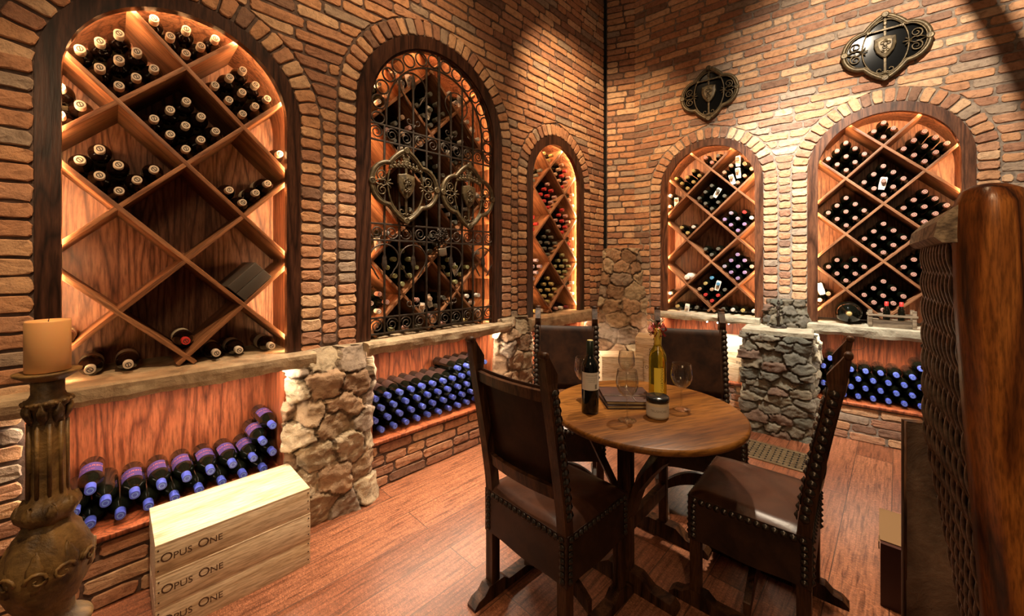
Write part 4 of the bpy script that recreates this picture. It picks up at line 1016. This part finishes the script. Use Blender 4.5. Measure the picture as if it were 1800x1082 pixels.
# ------------------------------------------------------------------ the round table
TC = (0.572, 1.700)
T = thing('round_table', 'round dark wooden table with curved braces in the middle of the chairs', 'table', loc(TC[0], TC[1], 0, .35))
q = MB(); R = .398
q.lathe([(R-.012, .722), (R-.002, .727), (R, .737), (R-.003, .746), (R-.010, .750), (.001, .7502)], 72, None, 0, None, True, False, True); o = q.obj('top', 'table', T)
q = MB(); q.lathe([(.30, .69), (.305, .695), (.305, .722)], 48, None, 0, None, True, True); q.obj('apron', 'chairwood', T)
TI = (loc(TC[0], TC[1], 0, .35)).inverted()
P1 = TI @ Vector((.490, 1.690, 0)); P2 = TI @ Vector((.765, 1.985, 0)); ax = (P2-P1).normalized(); px_ = Vector((-ax.y, ax.x, 0))
XA = Matrix.Translation(P1) @ Matrix.Rotation(math.atan2(ax.y, ax.x), 4, 'Z'); LB = (P2-P1).length
for x, w_ in ((0, .030), (LB, .019)):
    q = MB(); q.box((x-w_*.7, -w_, .05), (x+w_*.7, w_, .70), T=XA, bev=.003); q.obj('leg', 'chairwood', T)
    q = MB(); L = [[XA @ Vector((x+xx, y, z)) for xx, z in ((-.028, 0), (.028, 0), (.028, h_), (-.028, h_))] for y, h_ in ((-.22, .018), (-.20, .035), (-.12, .040), (-.07, .075), (.07, .075), (.12, .040), (.20, .035), (.22, .018))]
    q.loops(L, 0, False); q.obj('foot', 'chairwood', T)
q = MB(); q.box((0, -.016, .21), (LB, .016, .27), T=XA, bev=.003); q.obj('stretcher', 'chairwood', T)
def wpt(r, u, z): return TI @ Vector((.490+r*u[0], 1.690+r*u[1], z))
for u, P in (((-.80, .25), [(.02, .36), (.06, .42), (.12, .52), (.18, .62), (.22, .70)]), ((.95, .05), [(.02, .30), (.045, .36), (.075, .44), (.14, .53), (.20, .60), (.235, .70)]),
             ((.5, -.8), [(.02, .30), (.045, .36), (.075, .44), (.14, .53), (.20, .60), (.235, .70)])):
    q = MB(); q.sweep([wpt(r, u, z) for r, z in P], [(-.014, -.022), (.014, -.022), (.014, .022), (-.014, .022)], 0, False, Vector((0.2, 1, 0)) if abs(u[0]) > .6 else Vector((1, .2, 0))); q.obj('brace', 'chairwood', T)

# ------------------------------------------------------------------ chairs. local +Y = facing
def stud_row(q, p0, p1, pitch, r, nrm):
    p0, p1 = Vector(p0), Vector(p1); n = max(1, int(round((p1-p0).length/pitch))); nv = Vector(nrm).normalized()
    t1 = (p1-p0).normalized(); t2 = nv.cross(t1)
    for i in range(n+1):
        c = p0.lerp(p1, i/n); L = []
        for k_, hh_ in ((1.25, 0), (1.15, .0025), (.7, .0045), (.45, .0075), (.12, .0095)):
            L.append([c+(t1*math.cos(2*PI*j/8)+t2*math.sin(2*PI*j/8))*r*k_+nv*hh_ for j in range(8)])
        q.loops(L, 0, True)
def post_x(z, yr=-.19, lean=.11, zt=1.07):
    return yr if z < .45 else yr-lean*((z-.45)/(zt-.45))**1.15
def make_chair(label, name='dining_chair', W_=.42, D_=.39, zt=1.07, lean=.11):
    T = thing(name, label, 'chair', None); hx, hy = W_/2, D_/2
    for sg in (-1, 1):
        q = MB(); P = []; sc = []
        zs = [0.03, .2, .44, .5, .6, .7, .8, .9, .955, .975, 1.0, 1.03, 1.05, 1.065]
        L = []
        for z in zs:
            y = post_x(z, -hy+.018, lean); w_ = .0195; df = .021; db = .021
            if z > .96: df = {.975: .030, 1.0: .036, 1.03: .022, 1.05: .012, 1.065: .006}[z]; db = {.975: .021, 1.0: .020, 1.03: .018, 1.05: .017, 1.065: .015}[z]; w_ = .0175
            x = sg*(hx-.0195); L.append([(x-w_, y-db, z), (x+w_, y-db, z), (x+w_, y+df, z), (x-w_, y+df, z)])
        q.loops(L, 0, False)
        yt = post_x(1.07, -hy+.018, lean)
        q.lathe([(.006, -.0185), (.0125, -.0175), (.0125, .0175), (.006, .0185)], 14, Matrix.Translation((sg*(hx-.0195), yt-.006, 1.070)) @ Matrix.Rotation(PI/2, 4, 'Y'))
        q.obj('back_post', 'chairwood', T)
        q = MB(); q.box((sg*(hx-.0195)-.0195, hy-.040, .03), (sg*(hx-.0195)+.0195, hy-.001, .44), bev=.002); q.obj('leg', 'chairwood', T)
        q = MB(); x = sg*(hx-.0195)
        L = [[(x-.024, y, 0), (x+.024, y, 0), (x+.024, y, h_), (x-.024, y, h_)] for y, h_ in ((-hy-.095, .012), (-hy-.075, .030), (-hy-.045, .036), (-hy-.02, .060), (-hy+.06, .060), (-hy+.09, .036), (hy-.09, .036), (hy-.06, .060), (hy+.0, .060), (hy+.03, .036), (hy+.06, .030), (hy+.08, .012))]
        q.loops(L, 0, False); q.obj('runner', 'chairwood', T)
    q = MB()   # arched stretcher across
    L = []
    for i in range(13):
        x = -hx+.04+(W_-.08)*i/12; u = (i/6-1); L.append([(x, -.012, .04+.05*(1-u*u)), (x, .012, .04+.05*(1-u*u)), (x, .012, .085+.075*(1-u*u)), (x, -.012, .085+.075*(1-u*u))])
    q.loops(L, 0, False); q.obj('stretcher', 'chairwood', T)
    # seat cushion: soft dome
    q = MB(); nx, ny = 18, 18; vs = []; 
    for i in range(nx+1):
        for j in range(ny+1):
            u, v = i/nx*2-1, j/ny*2-1; e = (1-abs(u)**5)*(1-abs(v)**5); x = u*(hx+.004); y = v*(hy+.004)
            z = .438+.026*max(e, 0)**.45+.007*noise.noise(Vector((u*2.2, v*2.2, 4)))*e
            if j < 3 and (i < 2 or i > nx-2): pass
            vs.append((x, y, z))
    fs = [(i*(ny+1)+j, (i+1)*(ny+1)+j, (i+1)*(ny+1)+j+1, i*(ny+1)+j+1) for i in range(nx) for j in range(ny)]
    q.add(vs, fs, 0, True); q.obj('seat', 'leather_seat', T)
    q = MB(); e = .004   # leather apron
    for a_, b_ in (((-hx-e, -hy-e), (hx+e, -hy-e)), ((hx+e, -hy-e), (hx+e, hy+e)), ((hx+e, hy+e), (-hx-e, hy+e)), ((-hx-e, hy+e), (-hx-e, -hy-e))):
        n = 12; L = []
        for (zz, inn) in ((.265, 0), (.33, .001), (.44, 0), (.44, .008), (.265, .008)):
            row_ = []
            for i in range(n+1):
                t_ = i/n; x = a_[0]+(b_[0]-a_[0])*t_; y = a_[1]+(b_[1]-a_[1])*t_; c_ = Vector((x, y, 0)); nn = Vector((b_[1]-a_[1], -(b_[0]-a_[0]), 0)).normalized()
                wv = .004*math.sin(t_*9)*(1 if zz < .3 else 0); row_.append((x-nn.x*inn, y-nn.y*inn, zz+wv))
            L.append(row_)
        for k_ in range(5):
            A_, B_ = L[k_], L[(k_+1) % 5]; strip_between(q, A_, B_)
    q.obj('apron', 'leather', T)
    e = .005; z = .425
    def strip(rows, r, nrm):
        q = MB()
        for p in rows:
            if len(p) == 3 and not isinstance(p[0], tuple): stud_row(q, p, (p[0], p[1], p[2]+.0001), 1, r, nrm)
            else: stud_row(q, p[0], p[1], p[2], r, nrm)
        q.obj('nail_strip', 'stud', T)
    strip([((-hx+.02, -hy-e, z), (hx-.02, -hy-e, z), .026)], .010, (0, -1, 0)); strip([((-hx+.02, hy+e, z), (hx-.02, hy+e, z), .026)], .010, (0, 1, 0))
    for sg in (-1, 1):
        strip([((sg*(hx+e), -hy+.02, z), (sg*(hx+e), hy-.02, z), .026)], .010, (sg, 0, 0))
        for sy in (-1, 1):
            strip([((sg*(hx+e), sy*(hy-.016), .285), (sg*(hx+e), sy*(hy-.016), .40), .024)], .010, (sg, 0, 0))
            strip([((sg*(hx-.016), sy*(hy+e), .285), (sg*(hx-.016), sy*(hy+e), .40), .024)], .010, (0, sy, 0))
        zs_ = [.50+.44*i/14 for i in range(15)]
        strip([(sg*hx, post_x(z_, -hy+.018, lean)+.004, z_) for z_ in zs_], .0125, (sg, 0, 0))
        strip([(sg*(hx-.014), post_x(z_, -hy+.018, lean)+.0255, z_) for z_ in zs_], .013, (0, 1, 0))
    for nm, za, zb_ in (('top_rail', .905, .945), ('lower_rail', .555, .60)):
        q = MB(); L = []
        for i in range(11):
            u = i/5-1; x = u*(hx-.036); bow = -.018*(1-u*u)
            ya, yb = post_x(za, -hy+.018, lean)+bow, post_x(zb_, -hy+.018, lean)+bow
            L.append([(x, ya-.012, za), (x, ya+.006, za), (x, yb+.006, zb_), (x, yb-.012, zb_)])
        q.loops(L, 0, False); q.obj(nm, 'chairwood', T)
    q = MB(); nx, nz = 12, 10; F = []; Bk = []
    for j in range(nz+1):
        z = .545+.41*j/nz; rf = []; rb = []
        for i in range(nx+1):
            u = i/(nx/2)-1; x = u*(hx-.002); bow = -.014*(1-u*u); y = post_x(z, -hy+.018, lean)+bow+.020; rf.append((x, y+.005, z-.006*(1-u*u)*(j == nz))); rb.append((x, y, z-.006*(1-u*u)*(j == nz)))
        F.append(rf+rb[::-1])
    q.loops(F, 0, True); q.obj('backrest', 'leather_back', T)
    return T
def copy_tree(o, parent=None):
    c = o.copy(); COL.objects.link(c)
    if parent is not None: c.parent = parent
    for ch in list(o.children): copy_tree(ch, c)
    return c
def face(fx, fy): return math.atan2(fy, fx)-PI/2
c1 = make_chair('nearest dark leather dining chair seen from behind, left of the table')
c1.matrix_world = loc(.180, 1.618, 0, face(.72, .69))
for x, y, f, lab in ((1.000, 1.612, (-.75, .66), 'dark leather dining chair seen edge-on at the right of the table'),
                     (.330, 2.400, (-.14, -.99), 'rear left dark leather dining chair facing the table, behind the dark wine bottle'),
                     (1.068, 2.278, (-.28, -.96), 'rear right dark leather dining chair facing the table beside the fountain pillar')):
    c = copy_tree(c1); c.matrix_world = loc(x, y, 0, face(*f)); c['label'] = lab
for o in COL.objects:
    if o.name.startswith('dining_chair'): o['group'] = 'leather dining chairs around the table'

# ------------------------------------------------------------------ things on the table
def on_table(x, y, z=.7505): return loc(x, y, z)
T = thing('wine_bottle', 'dark red-wine bottle with a pale back label standing on the table', 'wine bottle', on_table(.326, 1.640) @ Matrix.Rotation(-1.3, 4, 'Z'))
q = MB(); q.lathe([(.030, 0), (.0345, .003), (.0352, .01), (.0352, .188), (.034, .200), (.029, .213), (.020, .226), (.0150, .238), (.0140, .25), (.0140, .298)], 28); q.obj('glass', 'glass_dark', T)
q = MB(); q.lathe([(.0148, .24), (.0150, .296), (.0125, .2985), (.0003, .2986)], 20, None, 0, None, False, False); q.obj('foil', plain('black_foil', (.012, .018, .010), .3), T)
q = MB(); q.lathe([(.012, .2985), (.0123, .3005), (.0003, .3008)], 14, None, 0, None, False, False); q.obj('cork', 'cap_gold', T)
q = MB(); L = [[(.0357*math.cos(a), .0357*math.sin(a), z) for a in [-1.3+2.6*j/16-.25 for j in range(17)]] for z in (.100, .172)]; q.loops(L, 0, True, False); lb = q.obj('label', 'tag', T)
for sx_, sz_, txt in ((.0062, .158, 'ESTATE RED WINE'), (.0045, .148, 'grown and bottled by hand'), (.0045, .141, 'in the valley cellars'), (.0045, .134, 'contains sulfites')):
    me = text_mesh(txt, sx_, 0, 'CENTER', 'ink_grey')
    for v in me.vertices: a = -.25+v.co.x/.0359; v.co = Vector((.0359*math.cos(a), .0359*math.sin(a), sz_+v.co.y))
    link('lettering', me, lb)
q = MB()
for i in range(9): a = .12+.03*i; q.add([(.0359*math.cos(a), .0359*math.sin(a), .106), (.0359*math.cos(a+.012*(1+i % 2)), .0359*math.sin(a+.012*(1+i % 2)), .106), (.0359*math.cos(a+.012*(1+i % 2)), .0359*math.sin(a+.012*(1+i % 2)), .124), (.0359*math.cos(a), .0359*math.sin(a), .124)], [(0, 1, 2, 3)])
q.obj('barcode', 'ink', lb)
T = thing('wine_bottle', 'yellow chardonnay bottle with a red bow on its neck standing on the table', 'wine bottle', on_table(.668, 1.800))
q = MB(); q.lathe([(.032, 0), (.0385, .003), (.0392, .01), (.0392, .180), (.0375, .200), (.031, .218), (.021, .236), (.0158, .252), (.0145, .27), (.0145, .318)], 30); q.obj('glass', 'chard', T)
q = MB(); q.lathe([(.0162, .245), (.0166, .32), (.014, .3225), (.0003, .3226)], 20, None, 0, None, False, False); q.obj('foil', plain('yellow_foil', (.62, .42, .05), .35), T)
q = MB(); L = [[(.0397*math.cos(a), .0397*math.sin(a), z) for a in [-PI/2-.75+1.1*j/12 for j in range(13)]] for z in (.040, .150)]; q.loops(L, 0, True, False); lb = q.obj('label', plain('yellow_label', (.80, .60, .06), .5), T)
me = text_mesh('CHARDONNAY', .0185, 0, 'LEFT', 'ink')
for v in me.vertices: a = -PI/2+.30-v.co.y/.0399; v.co = Vector((.0400*math.cos(a), .0400*math.sin(a), .043+v.co.x*.88))
link('lettering', me, lb)
q = MB()
for i in range(9):
    a = i*2*PI/9+.3; q.tube([(.014*math.cos(a), .014*math.sin(a), .326), (.034*math.cos(a), .034*math.sin(a), .342+.012*math.sin(3*i)), (.040*math.cos(a+.3), .040*math.sin(a+.3), .318), (.022*math.cos(a+.5), .022*math.sin(a+.5), .308), (.036*math.cos(a+.2), .036*math.sin(a+.2), .29)], .0045, 5, 0, False, None, .4)
for a in (.4, 2.2, 4.0): q.tube([(0, 0, .326), (.018*math.cos(a), .018*math.sin(a), .350), (.04*math.cos(a), .04*math.sin(a), .362)], .0035, 5, 1)
q.obj('ribbon', ['ribbon', 'oldwood'], T)
def wine_glass(x, y, hgt, R, label, wine=0, z=.7505, full=True):
    T = thing('wine_glass', label, 'wine glass', loc(x, y, z)); q = MB(); k = hgt/.205
    out = [(.036, 0), (.036, .0012), (.02, .004), (.006, .010), (.0036, .02), (.0034, .085), (.006, .092), (.020, .100), (R*.78, .116), (R*.97, .138), (R, .152), (R*.96, .175), (R*.86, .2045), (R*.85, .205)]
    inn = [(R*.84, .2045), (R*.94, .175), (R*.978, .152), (R*.95, .139), (R*.75, .118), (.018, .103), (.0004, .0985)]
    q.lathe([(r, zz*k) for r, zz in out+inn], 36, None, 0, None, True, False); q.obj('bowl_and_stem', 'clear', T)
    return T
wine_glass(.456, 1.555, .200, .0435, 'front empty wine glass on the table, between the dark bottle and the jar')
wine_glass(.570, 1.955, .185, .040, 'far empty wine glass standing behind the leather albums')
wine_glass(.722, 1.672, .195, .0435, 'right-hand wine glass on the table near the rear right chair')
wine_glass(.325, 1.785, .195, .041, 'wine glass half hidden behind the dark wine bottle')
T = thing('jar_candle', 'squat glass jar with black lid and pale label in front of the yellow bottle', 'jar', on_table(.590, 1.592))
q = MB(); q.lathe([(.038, 0), (.0425, .004), (.0435, .01), (.0435, .060), (.041, .064)], 32); q.obj('jar', plain('jar_cream', (.50, .38, .24), .15), T)
q = MB(); q.lathe([(.0440, .010), (.0440, .052)], 32, None, 0, None, False, False); lb = q.obj('label', 'jar_label', T)
me = text_mesh('TRUSHORE', .0135, 0, 'CENTER', 'ink_grey')
for v in me.vertices: a = -PI/2-.25+v.co.x/.0442; v.co = Vector((.0443*math.cos(a), .0443*math.sin(a), .030+v.co.y))
link('lettering', me, lb)
q = MB(); q.lathe([(.040, .064), (.0445, .065), (.0452, .070), (.0452, .080), (.043, .084), (.0003, .0845)], 32); q.obj('lid', plain('black_lid', (.012, .012, .012), .2), T)
for i, (nm, dz, a_, dx) in enumerate((('lower', 0, .02, 0), ('upper', .0165, -.04, .004))):
    T = thing('leather_album', nm+' of two brown leather albums lying on the table behind the front glass', 'album', loc(.508+dx, 1.772, .7505+dz, a_)); T['group'] = 'leather albums on the table'
    q = MB(); q.box((-.105, -.10, 0), (.105, .10, .003), bev=.001); q.box((-.105, -.10, .013), (.105, .10, .016), bev=.001); q.box((-.105, .096, 0), (.105, .10, .016)); q.obj('cover', 'book', T)
    q = MB(); q.box((-.100, -.096, .003), (.100, .095, .013)); q.obj('pages', 'paperedge', T)
    if i: 
        q = MB(); q.tube([(-.108, -.03, .0175), (.108, -.03, .0175)], .0018, 5); q.tube([(.02, -.102, .0175), (.02, .101, .0175)], .0018, 5); q.obj('cord_tie', 'cord', T)

# ------------------------------------------------------------------ candlestick and candle
CX_, CY_ = -1.300, 1.100
def wob(a, z): return 1+.05*math.sin(8*a)*(1 if .60 < z < 1.0 else 0)+(.055*math.sin(6*a+z*30) if .42 < z < .62 else 0)+.02*noise.noise(Vector((math.cos(a)*3, math.sin(a)*3, z*25)))
T = thing('candlestick', 'tall carved and gilded wooden altar candlestick at the left edge of the room', 'candlestick', loc(CX_, CY_, 0))
q = MB(); q.lathe([(.13, 0), (.14, .03), (.13, .06), (.10, .08), (.085, .10), (.10, .13), (.115, .17), (.11, .20), (.08, .23), (.062, .25), (.07, .27), (.082, .285), (.085, .31), (.07, .33)], 48, None, 0, None, True, True, True, wob); q.obj('base', 'gilt', T)
q = MB(); q.lathe([(.07, .33), (.085, .34), (.088, .352), (.078, .362), (.066, .372), (.052, .385), (.05, .42), (.062, .435), (.064, .442), (.070, .452), (.083, .49), (.088, .53), (.085, .57), (.074, .60), (.062, .625), (.05, .64), (.045, .655)], 64, None, 0, None, True, True, True, wob); q.obj('bulb', 'gilt', T)
q = MB(); q.lathe([(.045, .655), (.058, .672), (.062, .69), (.055, .705), (.042, .715), (.037, .74), (.036, .95), (.036, .97), (.046, .98), (.047, .99), (.036, 1.0), (.032, 1.01), (.032, 1.05)], 64, None, 0, None, True, True, True, wob); q.obj('shaft', 'gilt', T)
q = MB(); q.lathe([(.034, 1.045), (.044, 1.05), (.052, 1.056), (.064, 1.064), (.066, 1.070), (.060, 1.0705), (.002, 1.066)], 48, None, 0, None, True, True, True); q.obj('drip_pan', 'gilt', T)
q = MB()   # carved acanthus leaves and curls
def leaf(a, z0, z1, R0, R1, wd, lift):
    L = []
    for i in range(9):
        t_ = i/8; z = z0+(z1-z0)*t_; R_ = R0+(R1-R0)*t_+lift*math.sin(PI*t_*.9)**2; h_ = wd*math.sin(PI*min(1, t_*.9+.12))**.7*(1+.18*math.cos(t_*22))
        L.append([((R_+e_)*math.cos(a+d_/R_), (R_+e_)*math.sin(a+d_/R_), z) for d_, e_ in ((-h_, -.004), (-h_*.5, .003), (0, .0005), (h_*.5, .003), (h_, -.004), (0, -.012))])
    q.loops(L, 0, True)
for k_ in range(8):
    a = k_*PI/4+.2
    leaf(a, .445, .56, .060, .085, .028, .007); leaf(a+PI/8, .50, .605, .085, .070, .022, .011)
    leaf(a, .655, .715, .046, .054, .016, .012); leaf(a+PI/8, .93, .985, .035, .042, .014, .008)
    leaf(a, .15, .21, .108, .105, .03, .006)
for k_ in range(5):
    a = k_*2*PI/5-1.9
    for sg in (-1, 1):
        P = []
        for i in range(14):
            th = i/13*1.2*2*PI; rr = .024-.0016*i; px2 = rr*math.cos(th)*sg; P.append(((.0895)*math.cos(a+sg*.26+px2/.088), (.0895)*math.sin(a+sg*.26+px2/.088), .535+rr*math.sin(th)))
        q.tube(P, lambda t_: .0055-.003*t_, 6)
for k_ in range(10): a = k_*PI/5; q.tube([(.037*math.cos(a), .037*math.sin(a), .73), (.0365*math.cos(a), .0365*math.sin(a), .93)], .0048, 6)
for k_ in range(16): a = k_*PI/8; q.ball((.046*math.cos(a), .046*math.sin(a), .987), .006, seg=6)
q.bands('carving', 'gilt', T, (.3, .64))
T = thing('pillar_candle', 'thick amber pillar candle standing on the carved candlestick', 'candle', loc(CX_, CY_, 1.0708))
q = MB(); q.lathe([(.0425, 0), (.044, .002), (.044, .138), (.0425, .141), (.039, .139), (.03, .133), (.001, .131)], 48, None, 0, None, True, False); q.obj('wax', 'wax', T)
q = MB(); q.tube([(0, 0, .130), (.001, 0, .14), (.003, 0, .146)], .0012, 5); q.obj('wick', 'ink', T)

# ------------------------------------------------------------------ things on the right ledge
T = thing('round_bottle', 'big round dark bottle lying with its base bulging out on the right ledge', 'wine bottle', at(WR, .385, .897+.086, -.285))
q = MB(); q.lathe([(.05, 0), (.083, .01), (.085, .03), (.085, .235), (.081, .256), (.066, .278), (.044, .294), (.025, .306), (.018, .314), (.017, .345)], 36); q.obj('glass', 'glass_dark', T)
q = MB(); q.lathe([(.0165, .33), (.0178, .332), (.0178, .348), (.012, .352), (.0003, .353)], 18, None, 0, None, False, False); q.obj('capsule', 'cap_gold', T)
T = thing('bottle_tote', 'small weathered wooden carrier crate holding two red-capped bottles on the right ledge', 'crate', at(WR, .625, .897, .0) @ Matrix.Rotation(-PI/2, 4, 'X'))
# local now: x along wall, y into wall, z up
q = MB(); q.box((-.12, -.035, 0), (.12, -.027, .055)); q.box((-.12, .060, 0), (.12, .068, .055)); q.box((-.12, -.03, 0), (.12, .065, .006)); q.obj('tray', 'oldwood', T)
for x in (-.125, .11):
    for y in (-.047, .06):
        q = MB(); q.box((x-.004, y, 0), (x+.018, y+.014, .130), bev=.002); q.obj('post', 'oldwood', T)
for y in (-.045, .062):
    q = MB(); q.box((-.135, y-.006, .078), (.135, y+.002, .096), bev=.001); q.obj('side_rail', 'oldwood', T)
for i, x in enumerate((-.025, .055)):
    B_ = thing('wine_bottle', ('left' if i == 0 else 'right')+' red-capped bottle standing in the wooden carrier on the right ledge', 'wine bottle', at(WR, .625+x, .904, -.015) @ Matrix.Rotation(-PI/2, 4, 'X')); B_['group'] = 'bottles in the wooden carrier'
    q = MB(); q.lathe([(r*.55 if r > .02 else r*.75, z*.62) for r, z in PROF], 16); q.obj('glass', 'glass_dark', B_)
    q = MB(); q.lathe([(.0118, .145), (.0120, .179), (.009, .181), (.0003, .1812)], 14, None, 0, None, False, False); q.obj('capsule', 'cap_red', B_)

# ------------------------------------------------------------------ floor grate
ga = math.atan2(-.354, .391)
T = thing('floor_grate', 'pierced metal heating grate set into the floor by the fountain pillar', 'grate', loc(1.878, 2.815, 0, ga))
q = MB(); Lg, Dg = .265, .16
for a_, b_ in (((-Lg, -Dg), (Lg, -Dg+.022)), ((-Lg, Dg-.022), (Lg, Dg)), ((-Lg, -Dg+.022), (-Lg+.022, Dg-.022)), ((Lg-.022, -Dg+.022), (Lg, Dg-.022))): q.box((*a_, .0005), (*b_, .007), bev=.001)
q.obj('rim', 'grate', T)
q = MB(); nx, ny = 14, 7
for i in range(nx):
    for j in range(ny):
        cx = -Lg+.022+(2*Lg-.044)*(i+.5)/nx; cy = -Dg+.022+(2*Dg-.044)*(j+.5)/ny; dx = (2*Lg-.044)/nx/2; dy = (2*Dg-.044)/ny/2
        for ex, ey in ((dx, dy), (-dx, dy)): q.tube([(cx-ex, cy-ey, .004), (cx+ex, cy+ey, .004)], .0024, 4, 0, False, None, .8)
        q.tube([(cx+dx*.62*math.cos(2*PI*k_/8), cy+dy*.62*math.sin(2*PI*k_/8), .0042) for k_ in range(8)], .0022, 4, 0, True)
for j in range(ny+1): y = -Dg+.022+(2*Dg-.044)*j/ny; q.tube([(-Lg+.02, y, .004), (Lg-.02, y, .004)], .0028, 4)
q.obj('lattice', 'grate', T)
q = MB(); q.box((-Lg+.01, -Dg+.01, .0002), (Lg-.01, Dg-.01, .0012)); q.obj('duct_shade', 'dark', T)  # flat near-black sheet paints the shaded hollow below the lattice

# ------------------------------------------------------------------ near right chair back, leather chest, cartons
T = thing('throne_chair', 'huge near carved-wood and corded-leather chair back at the right edge', 'chair', loc(.77, .68, 0))
q = MB(); L = []
for i, (z, x, y, hw, hd) in enumerate(((0, .860, .62, .075, .085), (.45, .840, .62, .075, .085), (.8, .795, .62, .072, .08), (1.1, .755, .62, .066, .075), (1.3, .733, .62, .058, .065), (1.42, .722, .62, .052, .058), (1.465, .718, .62, .046, .05), (1.488, .716, .62, .036, .04), (1.497, .714, .62, .018, .02))):
    pass
def near_post(q, px, py):
    L = []
    for z, sx, hw, hd in ((0, .135, .070, .045), (.45, .115, .068, .045), (.8, .075, .064, .042), (1.1, .040, .058, .040), (1.3, .014, .050, .036), (1.42, .003, .043, .034), (1.465, .0, .039, .032), (1.487, -.002, .030, .026), (1.496, -.004, .016, .014)):
        ring = []
        for k_ in range(16):
            a = 2*PI*k_/16; ca, sa = math.cos(a), math.sin(a); f = (abs(ca)**4+abs(sa)**4)**-.25
            ring.append(Vector((px+sx+ca*hw*f, py+sa*hd*f, z)))
        L.append(ring)
    q.loops(L, 0, True)
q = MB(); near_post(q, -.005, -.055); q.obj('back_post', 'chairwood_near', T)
A0 = Vector((-.035, -.035, 0)); A1 = Vector((.190, .225, 0)); dn = (A1-A0).normalized(); nn = Vector((-dn.y, dn.x, 0))
def sh(z, t_):
    near = np.interp(z, [0, .45, .8, 1.1, 1.3, 1.42], [.135, .115, .075, .04, .014, .003]); far = .21*max(0, 1.0-z)
    return Vector((near*(1-t_)+far*t_, 0, 0))
q = MB(); L = []
for z in (0, .3, .6, .8, 1.0, 1.2, 1.40):
    c_ = A1-nn*.05+dn*.0+sh(z, 1)+Vector((0, 0, z)); L.append([c_+dn*a_+nn*b_ for a_, b_ in ((-.03, -.03), (.0, -.03), (.0, .03), (-.03, .03))])
q.loops(L, 0, False); q.obj('back_post', 'chairwood', T)
q = MB(); L = []
for z in (.30, .5, .7, .85, 1.0, 1.2, 1.40):
    zz = Vector((0, 0, z)); L.append([A0+sh(z, 0)+zz, A1+sh(z, 1)+zz, A1+sh(z, 1)+zz-nn*.03, A0+sh(z, 0)+zz-nn*.03])
q.loops(L, 0, False); q.obj('backrest', 'leather', T)
q = MB(); L = []
for z, a_, b_ in ((1.405, .020, .045), (1.415, .030, .050), (1.440, .026, .050), (1.462, .008, .048), (1.472, -.006, .040)):
    zz = Vector((0, 0, z)); L.append([A0+nn*a_+zz-dn*.01, A1+nn*a_+zz+dn*.02, A1-nn*b_+zz+dn*.02, A0-nn*b_+zz-dn*.01])
q.loops(L, 0, False); q.obj('top_rail', 'oldwood', T)
for k_ in range(10):
    t_ = .06+.095*k_; q = MB(); P1 = []; P2 = []
    for i in range(110):
        z = 1.41-1.08*i/109; ph = i*.55; p = A0.lerp(A1, t_)+sh(z, t_)
        c_ = p+Vector((0, 0, z))+nn*.009; tw = .0046
        P1.append(c_+dn*tw*math.cos(ph)+nn*tw*math.sin(ph)); P2.append(c_-dn*tw*math.cos(ph)-nn*tw*math.sin(ph))
    q.tube(P1, .0038, 6); q.tube(P2, .0038, 6); q.obj('twisted_cord', 'cord', T)
q = MB()
for i in range(20):
    z = 1.33-.05*i
    for t_ in (.02, .985):
        p = A0.lerp(A1, t_)+sh(z, t_)+Vector((0, 0, z)); stud_row(q, p+nn*.004, p+nn*.004+Vector((0, 0, .0001)), 1, .011, nn)
q.obj('nail_trim', 'stud', T)

mw = loc(1.325, 1.33, 0, -.35)
T = thing('leather_screen', 'upright worn leather-covered panel standing behind the near chair back', 'screen', mw)
q = MB(); vs = []; nx, nz = 20, 40
for j in range(nz+1):
    for i in range(nx+1):
        x = .34*i/nx; z = .838*j/nz; vs.append((x, -.016-.006*noise.noise(Vector((x*9, z*6, 2)))-.004*noise.noise(Vector((x*25, z*12, 5))), z))
q.add(vs, [(j*(nx+1)+i, j*(nx+1)+i+1, (j+1)*(nx+1)+i+1, (j+1)*(nx+1)+i) for j in range(nz) for i in range(nx)], 0, True); q.obj('leather_cover', 'leather_hide', T)
q = MB(); q.box((0, -.012, 0), (.34, .014, .842), bev=.004); q.obj('panel', 'chairwood', T)
q = MB(); q.tube([(.0, -.014, .0), (.0, -.014, .40), (.0, -.014, .842)], .004, 6, 0, False, None, 1, Vector((1, 0, 0))); q.obj('edge_trim', 'chairwood', T)
T = thing('carton', 'brown cardboard carton with a dark front on the floor at lower right', 'carton', loc(1.478, 1.575, 0, -.755))
q = MB(); q.box((0, 0, 0), (.30, .30, .25)); q.obj('box', 'carton_dark', T)
q = MB(); q.box((-.004, .02, .251), (.30, .30, .254)); q.box((-.006, .0, .225), (-.002, .05, .254)); q.obj('flap', 'cardboard', T)

# dark shelf rail on the wall at the far right and an added bar that casts the slanting shadow
q = MB(); q.box((1.13, 1.60, .0), (1.9, 1.66, .05), bev=.004); q.box((1.13, 1.57, .0), (1.9, 1.60, .03), bev=.003)
tag(q.obj('wall_rail', 'walnut', None, WR), 'dark moulded rail on the brick at the far right edge', 'rail')

# added bar, unseen above the frame, casts the slanting shadow on the right wall
Ls = Vector((1.5, 1.4, 3.9)); P = []
for s_, z_ in ((.55, 4.35), (.80, 3.80), (1.02, 3.25), (1.17, 2.85), (1.30, 2.40), (1.40, 1.9)):
    w_ = wp(WR, s_, z_, 0); P.append(Ls+(w_-Ls)*.22)
q = MB(); q.sweep(P, [(-.018, -.008), (.018, -.008), (.018, .008), (-.018, .008)], 0, False, (wp(WR, 1, 3, 0)-Ls).normalized())
tag(q.obj('shadow_caster', 'walnut', None), 'curved dark timber brace hanging below the ceiling lamps at the right', 'shadow caster')
